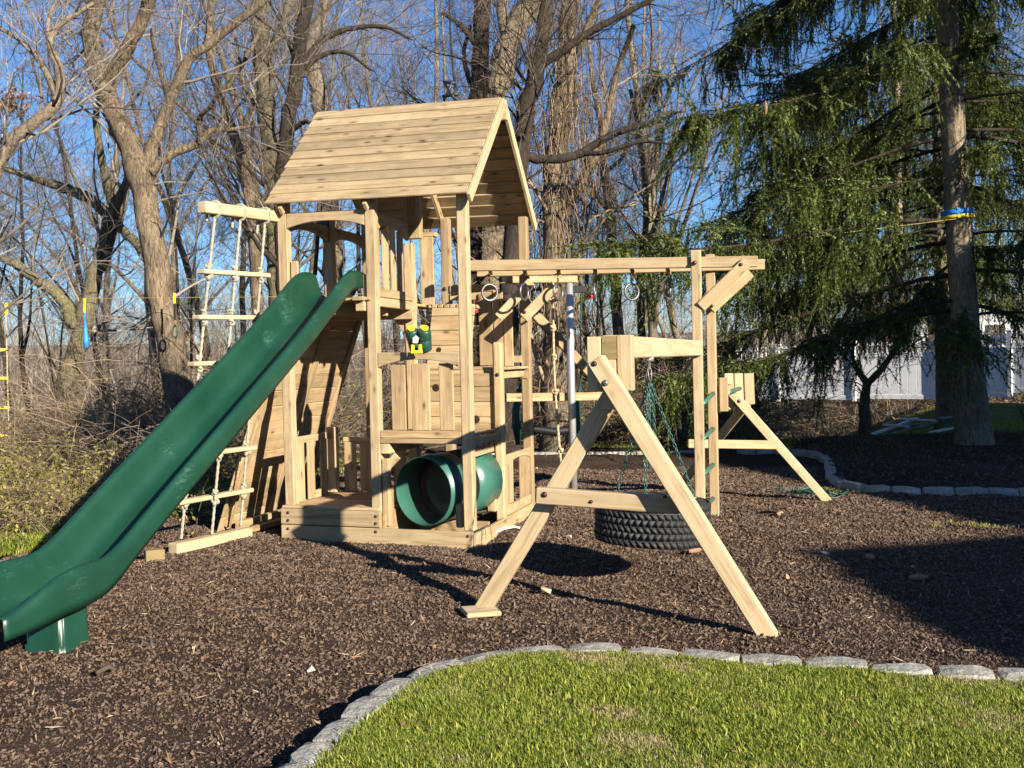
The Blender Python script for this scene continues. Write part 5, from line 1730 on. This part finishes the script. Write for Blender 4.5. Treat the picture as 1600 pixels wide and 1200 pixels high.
def strap(parent, px, y0, y1, d, mat, w=.03):
    a, b = at(px, y0, d), at(px, y1, d)
    return bw("strap", parent, a, b, .006, w, mat, up=-FWD, c=.001)
yl = empty("hanging_ladder", at(8, 722, 15.0))
tag(yl, "hanging rope ladder with yellow rungs at the left edge", "rope ladder")
strap(yl, 10, 473, 492, 15, YELLOW, .05)
rope("rope", yl, rope_pts(at(9, 490, 15), at(15, 722, 15)), .010, ROPET)
rope("rope", yl, rope_pts(at(-33, 490, 15), at(-27, 722, 15)), .010, ROPET)
for k, py in enumerate((547, 591, 637, 680.5, 721)):
    tube_obj("rung", yl, [at(-36 + k, py, 15), at(11 + 1.7 * k, py, 15)], .021, YELLOW, 10)
bg_ = empty("blue_grip", at(134, 540, 14.7))
tag(bg_, "blue hanging grip on a yellow strap in front of the mossy tree", "grip")
strap(bg_, 132.5, 466, 488, 14.7, YELLOW); strap(bg_, 133, 488, 508, 14.7, BLUE, .025)
tube_obj("handle", bg_, [at(133.5, 507, 14.7), at(133.5, 515, 14.7), at(134.5, 532, 14.7), at(134.5, 543, 14.7)], [.022, .026, .040, .034], BLUE, 12)
gg = empty("green_loop", at(274, 530, 14.4))
tag(gg, "dark green hanging loop in front of the rough-barked tree", "grip")
strap(gg, 272.5, 458, 474, 14.4, YELLOW); strap(gg, 273, 474, 500, 14.4, BLACK, .03)
v, q = torus(.055, .013, 20, 7, .62)
put("loop", mesh_np("loop", v * [1, 1, 1.5], [q], [DKGREEN], True), gg, Matrix.Translation(Vector(at(274, 518, 14.4))) @ Matrix.Rotation(YAW, 4, 'Z'))
rg = empty("red_grip", at(916, 470, 13.9))
tag(rg, "red hanging cord grip between the rings", "grip")
strap(rg, 917, 428, 441, 13.9, BLACK, .05)
for s in (-1, 1):
    tube_obj("cord", rg, [at(917, 440, 13.9), at(917 + s * 4, 452, 13.9), at(919 + s * 5, 466, 13.9)], .009, REDM, 6)
tube_obj("handle", rg, [at(912, 467, 13.9), at(919, 464, 13.9), at(927, 462, 13.9)], [.02, .03, .034], REDM, 10)
rg2 = empty("red_ball", at(743, 486, 13.0))
tag(rg2, "small red ball hanging in the gap beside the right front post", "grip")
tube_obj("cord", rg2, [at(740, 446, 13.0), at(741, 475, 13.0)], .008, REDM, 6)
v, q = revolve([(.0001, .042), (.026, .033), (.04, .012), (.04, -.012), (.026, -.033), (.0001, -.042)], 14)
put("ball", mesh_np("ball", v, [q], [REDM], True), rg2, Matrix.Translation(Vector(at(742.5, 484, 13.0))))

# ------------------------------------------------------------------ white fence and neighbour's house
def fence(label, pxa, pxb, ya, yb, da, db, H=1.75):
    a, b = at(pxa, ya, da), at(pxb, yb, db)
    ga, gb = a[2], b[2]
    root = empty("vinyl_fence", a)
    tag(root, label, "fence", "white vinyl fence along the boundary")
    L = math.hypot(b[0] - a[0], b[1] - a[1]); n = max(1, round(L / 2.4))
    ang = math.atan2(b[1] - a[1], b[0] - a[0])
    def M(s, h, off=0):
        t = s / L
        return Matrix.Translation((a[0] + (b[0] - a[0]) * t - math.sin(ang) * -off, a[1] + (b[1] - a[1]) * t + math.cos(ang) * -off, ga + (gb - ga) * t + h)) @ Matrix.Rotation(ang, 4, 'Z')
    for i in range(n + 1):
        s = L * i / n
        put("post", cbox(.13, .13, H + .05, .006, WHITEV), root, M(s, (H + .05) / 2))
        put("cap", cbox(.16, .16, .05, .015, WHITEV), root, M(s, H + .075))
        if i == n: break
        w = L / n - .13
        for h in (.12, H - .38, H - .08):
            put("rail", cbox(w, .05, .13 if h < H - .2 else .05, .004, WHITEV), root, M(s + L / n / 2, h, .0))
        nb_ = 9
        for k in range(nb_):
            put("panel_board", cbox(w / nb_ - .008, .028, H - .60, .004, WHITEV), root, M(s + .065 + w * (k + .5) / nb_, .16 + (H - .60) / 2))
        for k in range(16):
            put("picket", cbox(.05, .022, .34, .006, WHITEV), root, M(s + .065 + w * (k + .5) / 16, H - .16))
    return root
fence("white vinyl fence section right of the spruce with picket top", 1700, 1470, 614, 626, 27.0, 30.0)
fence("white vinyl fence section left of the spruce behind the small forked tree", 1466, 1110, 626, 628, 30.1, 35.0)

def house(label, origin, ang, W, Dp, Hw, Hr, wallm, roofm, win=()):
    o = empty("house", origin); tag(o, label, "house")
    M0 = Matrix.Translation(Vector(origin)) @ Matrix.Rotation(ang, 4, 'Z')
    pr = [(-W / 2, 0), (W / 2, 0), (W / 2, Hw), (0, Hr), (-W / 2, Hw)]
    extrude_poly("wall", o, pr, Dp, wallm, M0 @ Matrix.Translation((0, Dp / 2, 0)))
    for s in (-1, 1):
        e0 = M0 @ Vector((s * (W / 2 + .35), Dp / 2, Hw - .35 * (Hr - Hw) / (W / 2) + .08)); e1 = M0 @ Vector((0, Dp / 2, Hr + .09))
        Mr = frame(e0, e1, M0.to_3x3() @ Vector((0, 1, 0)))
        put("roof_slope", cbox((e1 - e0).length, .12, Dp + .6, .01, roofm), o, Mr)
    k = 0
    z = .25
    while z < Hr - .3:
        half_w = W / 2 if z < Hw else W / 2 * (Hr - z) / (Hr - Hw)
        put("siding_board", cbox(half_w * 2 - .02, .025, .235, .006, wallm), o, M0 @ Matrix.Translation((0, -.012, z)) @ Matrix.Rotation(.06, 4, 'X'))
        z += .24
    for (x, z, w, h) in win:
        f = put("window", cbox(w + .16, .06, h + .16, .01, WHITEV), o, M0 @ Matrix.Translation((x, -.04, z)))
        put("pane", cbox(w, .02, h, .004, GLASS), f, M0 @ Matrix.Translation((x, -.072, z)))
    return o
hp = at(1492, 600, 41)
house("pale grey sided house seen between the spruce trunks behind the fence", (hp[0] + .6, hp[1], .1), YAW + .15, 6, 6, 2.6, 3.5, SIDING, SLATE, ((-1.6, 2.3, .5, .5), (1.0, 2.0, .9, .8)))

# unseen houses right of the view, added with outlines shaped to shade the yard
LV = np.array([-.811, .585]); NV = np.array([.585, .811])
def shade_house(name_label, prof, along0, depth):
    """An unseen shading house whose end wall has the given outline, seen along the sun's direction."""
    o = empty("house", tuple(LV * along0 + NV * prof[0][0]) + (0,)); tag(o, name_label, "house")  # unseen house, added to shade the yard
    c = LV * (along0 - depth / 2)
    ang = math.atan2(NV[1], NV[0])
    M = Matrix.Translation((c[0], c[1], -.1)) @ Matrix.Rotation(ang, 4, 'Z')
    extrude_poly("wall", o, [(p, h + .1) for p, h in prof], depth, SIDING, M)
    top = prof[1:-1]
    for (p0, h0), (p1, h1) in zip(top[:-1], top[1:]):
        a, b = M @ Vector((p0, 0, h0 + .16)), M @ Vector((p1, 0, h1 + .16))
        Mr = frame(a, b, M.to_3x3() @ Vector((0, 1, 0)))
        put("roof_slope", cbox((b - a).length, .1, depth + .3, .01, SLATE), o, Mr)
    return o
K = 16.0; T20 = math.tan(SUN_EL)
hh_ = lambda al: (al + K) * T20 - .2
shade_house("unseen gabled house wing shaped to shade the mulch, right of the view", [(-.35, 0), (-.35, hh_(-4.9)), (1.75, hh_(-1.80)), (3.75, hh_(-2.70)), (3.75, 0)], -K, 3.0)
shade_house("unseen two-storey house shaped to shade the spruce bed, right of the view", [(3.80, 0), (3.80, hh_(-2.65)), (4.55, hh_(-1.0)), (5.6, hh_(1.3)), (9.0, 9.2), (14.5, 9.7), (23.5, 8.4), (25.5, 7.0), (25.5, 0)], -K - .2, 7.0)

# ------------------------------------------------------------------ small things on the ground
def pine_cone(label, pos, rot, s=1.0):
    o = empty("spruce_cone", pos); tag(o, label, "spruce cone", "spruce cones")
    L = .13 * s
    t = np.linspace(0, 1, 12)
    pr = [(max(.0008, .021 * s * math.sin(math.pi * (.08 + .86 * a)) ** .7), (a - .5) * L) for a in t]
    M = Matrix.Translation(Vector(pos)) @ rot
    v, q = revolve(pr, 10); put("core", mesh_np("core", v, [q], [CONE], True), o, M)
    a_ = Acc()
    for i in range(15):
        z = (i + .5) / 15; rr = .021 * s * math.sin(math.pi * (.08 + .86 * z)) ** .7
        for k in range(8):
            an = k * 2 * math.pi / 8 + i * .39
            c, s_ = math.cos(an), math.sin(an); w = .0085 * s
            zc = (z - .5) * L
            a_.add([(rr * .8 * c - s_ * w, rr * .8 * s_ + c * w, zc - .006 * s), (rr * .8 * c + s_ * w, rr * .8 * s_ - c * w, zc - .006 * s), (rr * 1.28 * c, rr * 1.28 * s_, zc + .009 * s)], [[0, 1, 2]])
    so = put("scales", a_.mesh("scales", [CONE], False), o, M); so["kind"] = "stuff"
    return o
CONE = simple("cone scales", (.26, .14, .08), .7, var=.3, scale=60)
for px, py, a, lab in ((1435, 903, .3, "spruce cone lying in the shaded mulch at the right"), (1218, 802, 1.2, "spruce cone on sunlit mulch below the far frame"), (1360, 872, 2.0, "spruce cone near the tip of the roof shadow"), (1085, 858, .9, "spruce cone beside the tire swing")):
    g = P(*on_z(px, py, .03)); g.z = float(mulch_z(g.x, g.y)) + .03
    pine_cone(lab, g, Matrix.Rotation(a, 4, 'Z') @ Matrix.Rotation(math.pi / 2, 4, 'Y'))
pine_cone("spruce cone hanging from a bough of the banded spruce", at(1196, 168, 14.6), Matrix.Rotation(.1, 4, 'X'), 1.35)
PEB = simple("pale pebble", (.5, .45, .38), .7, var=.2, scale=20)
def pebble(label, px, py, s, seed, mat=PEB):
    g = P(*on_z(px, py, .02)); g.z = float(mulch_z(g.x, g.y)) + s * .3
    o = put("pebble", chip_mesh(seed, mat, s, s * .8, s * .6), None, Matrix.Translation(g))
    tag(o, label, "stone", "loose pebbles on the mulch")
pebble("round pale pebble in the shade near the shadow's tip", 1288, 868, .075, 3)
pebble("small pinkish pebble left of the tire's shadow", 888, 841, .06, 4)
pebble("pale pebble on the mulch left of the lawn border", 485, 1046, .05, 5)
pebble("pale wood chip near the left leg's foot", 855, 925, .09, 6, STRAW)
st = tube_obj("stick", None, [P(*on_z(774, 832, .03)), P(*on_z(786, 826, .05)), P(*on_z(803, 823, .035)), P(*on_z(812, 825, .03))], [.012, .015, .013, .010], simple("bleached wood", (.62, .55, .42), .8, var=.15), 8)
tag(st, "short bleached stick beside the tower's right corner", "stick")
for k, (pa, pb, lab) in enumerate((((150, 1052), (178, 1046), "dark flat bark piece on the mulch right of the slide foot"), ((1190, 800), (1232, 806), "bent brown twig on the mulch below the far frame"), ((1085, 775), (1140, 778), "dark twig on the mulch beside the ladder post"))):
    a, b = P(*on_z(*pa, .02)), P(*on_z(*pb, .02))
    m = (a + b) / 2 + Vector((0, .03, .015))
    o = tube_obj("twig", None, [a, m, b], [.012, .014, .008], TWIGD, 6); tag(o, lab, "twig", "twigs on the mulch")
# pale rubble heap before the fence
rub = empty("board_heap", at(1435, 640, 21)); rub.location.z = float(gz(rub.location.x, rub.location.y)); WM[rub.name] = Matrix.Translation(rub.location)
tag(rub, "heap of pale boards and stones in front of the white fence", "heap")
rr4 = np.random.default_rng(4)
for k in range(9):
    c = Vector(rub.location) + Vector((rr4.uniform(-.7, .7), rr4.uniform(-.3, .3), .06 + .05 * k * rr4.random()))
    put("board", cbox(rr4.uniform(.4, 1.1), .14, .04, .01, WHITEV if k % 2 else STONE), rub, Matrix.Translation(c) @ Matrix.Rotation(rr4.uniform(-.5, .5) + YAW, 4, 'Z') @ Matrix.Rotation(rr4.uniform(-.35, .1), 4, 'Y'))
# clump of dead leaves caught in the left tree
lc = put("leaf_clump", cane_mesh(99, 24, .35, .10, TWIGR, LITTER, 900, .004), None, Matrix.Translation(Vector(at(10, 172, 13.4))))
tag(lc, "clump of orange dead leaves caught in the left edge tree", "leaf clump")
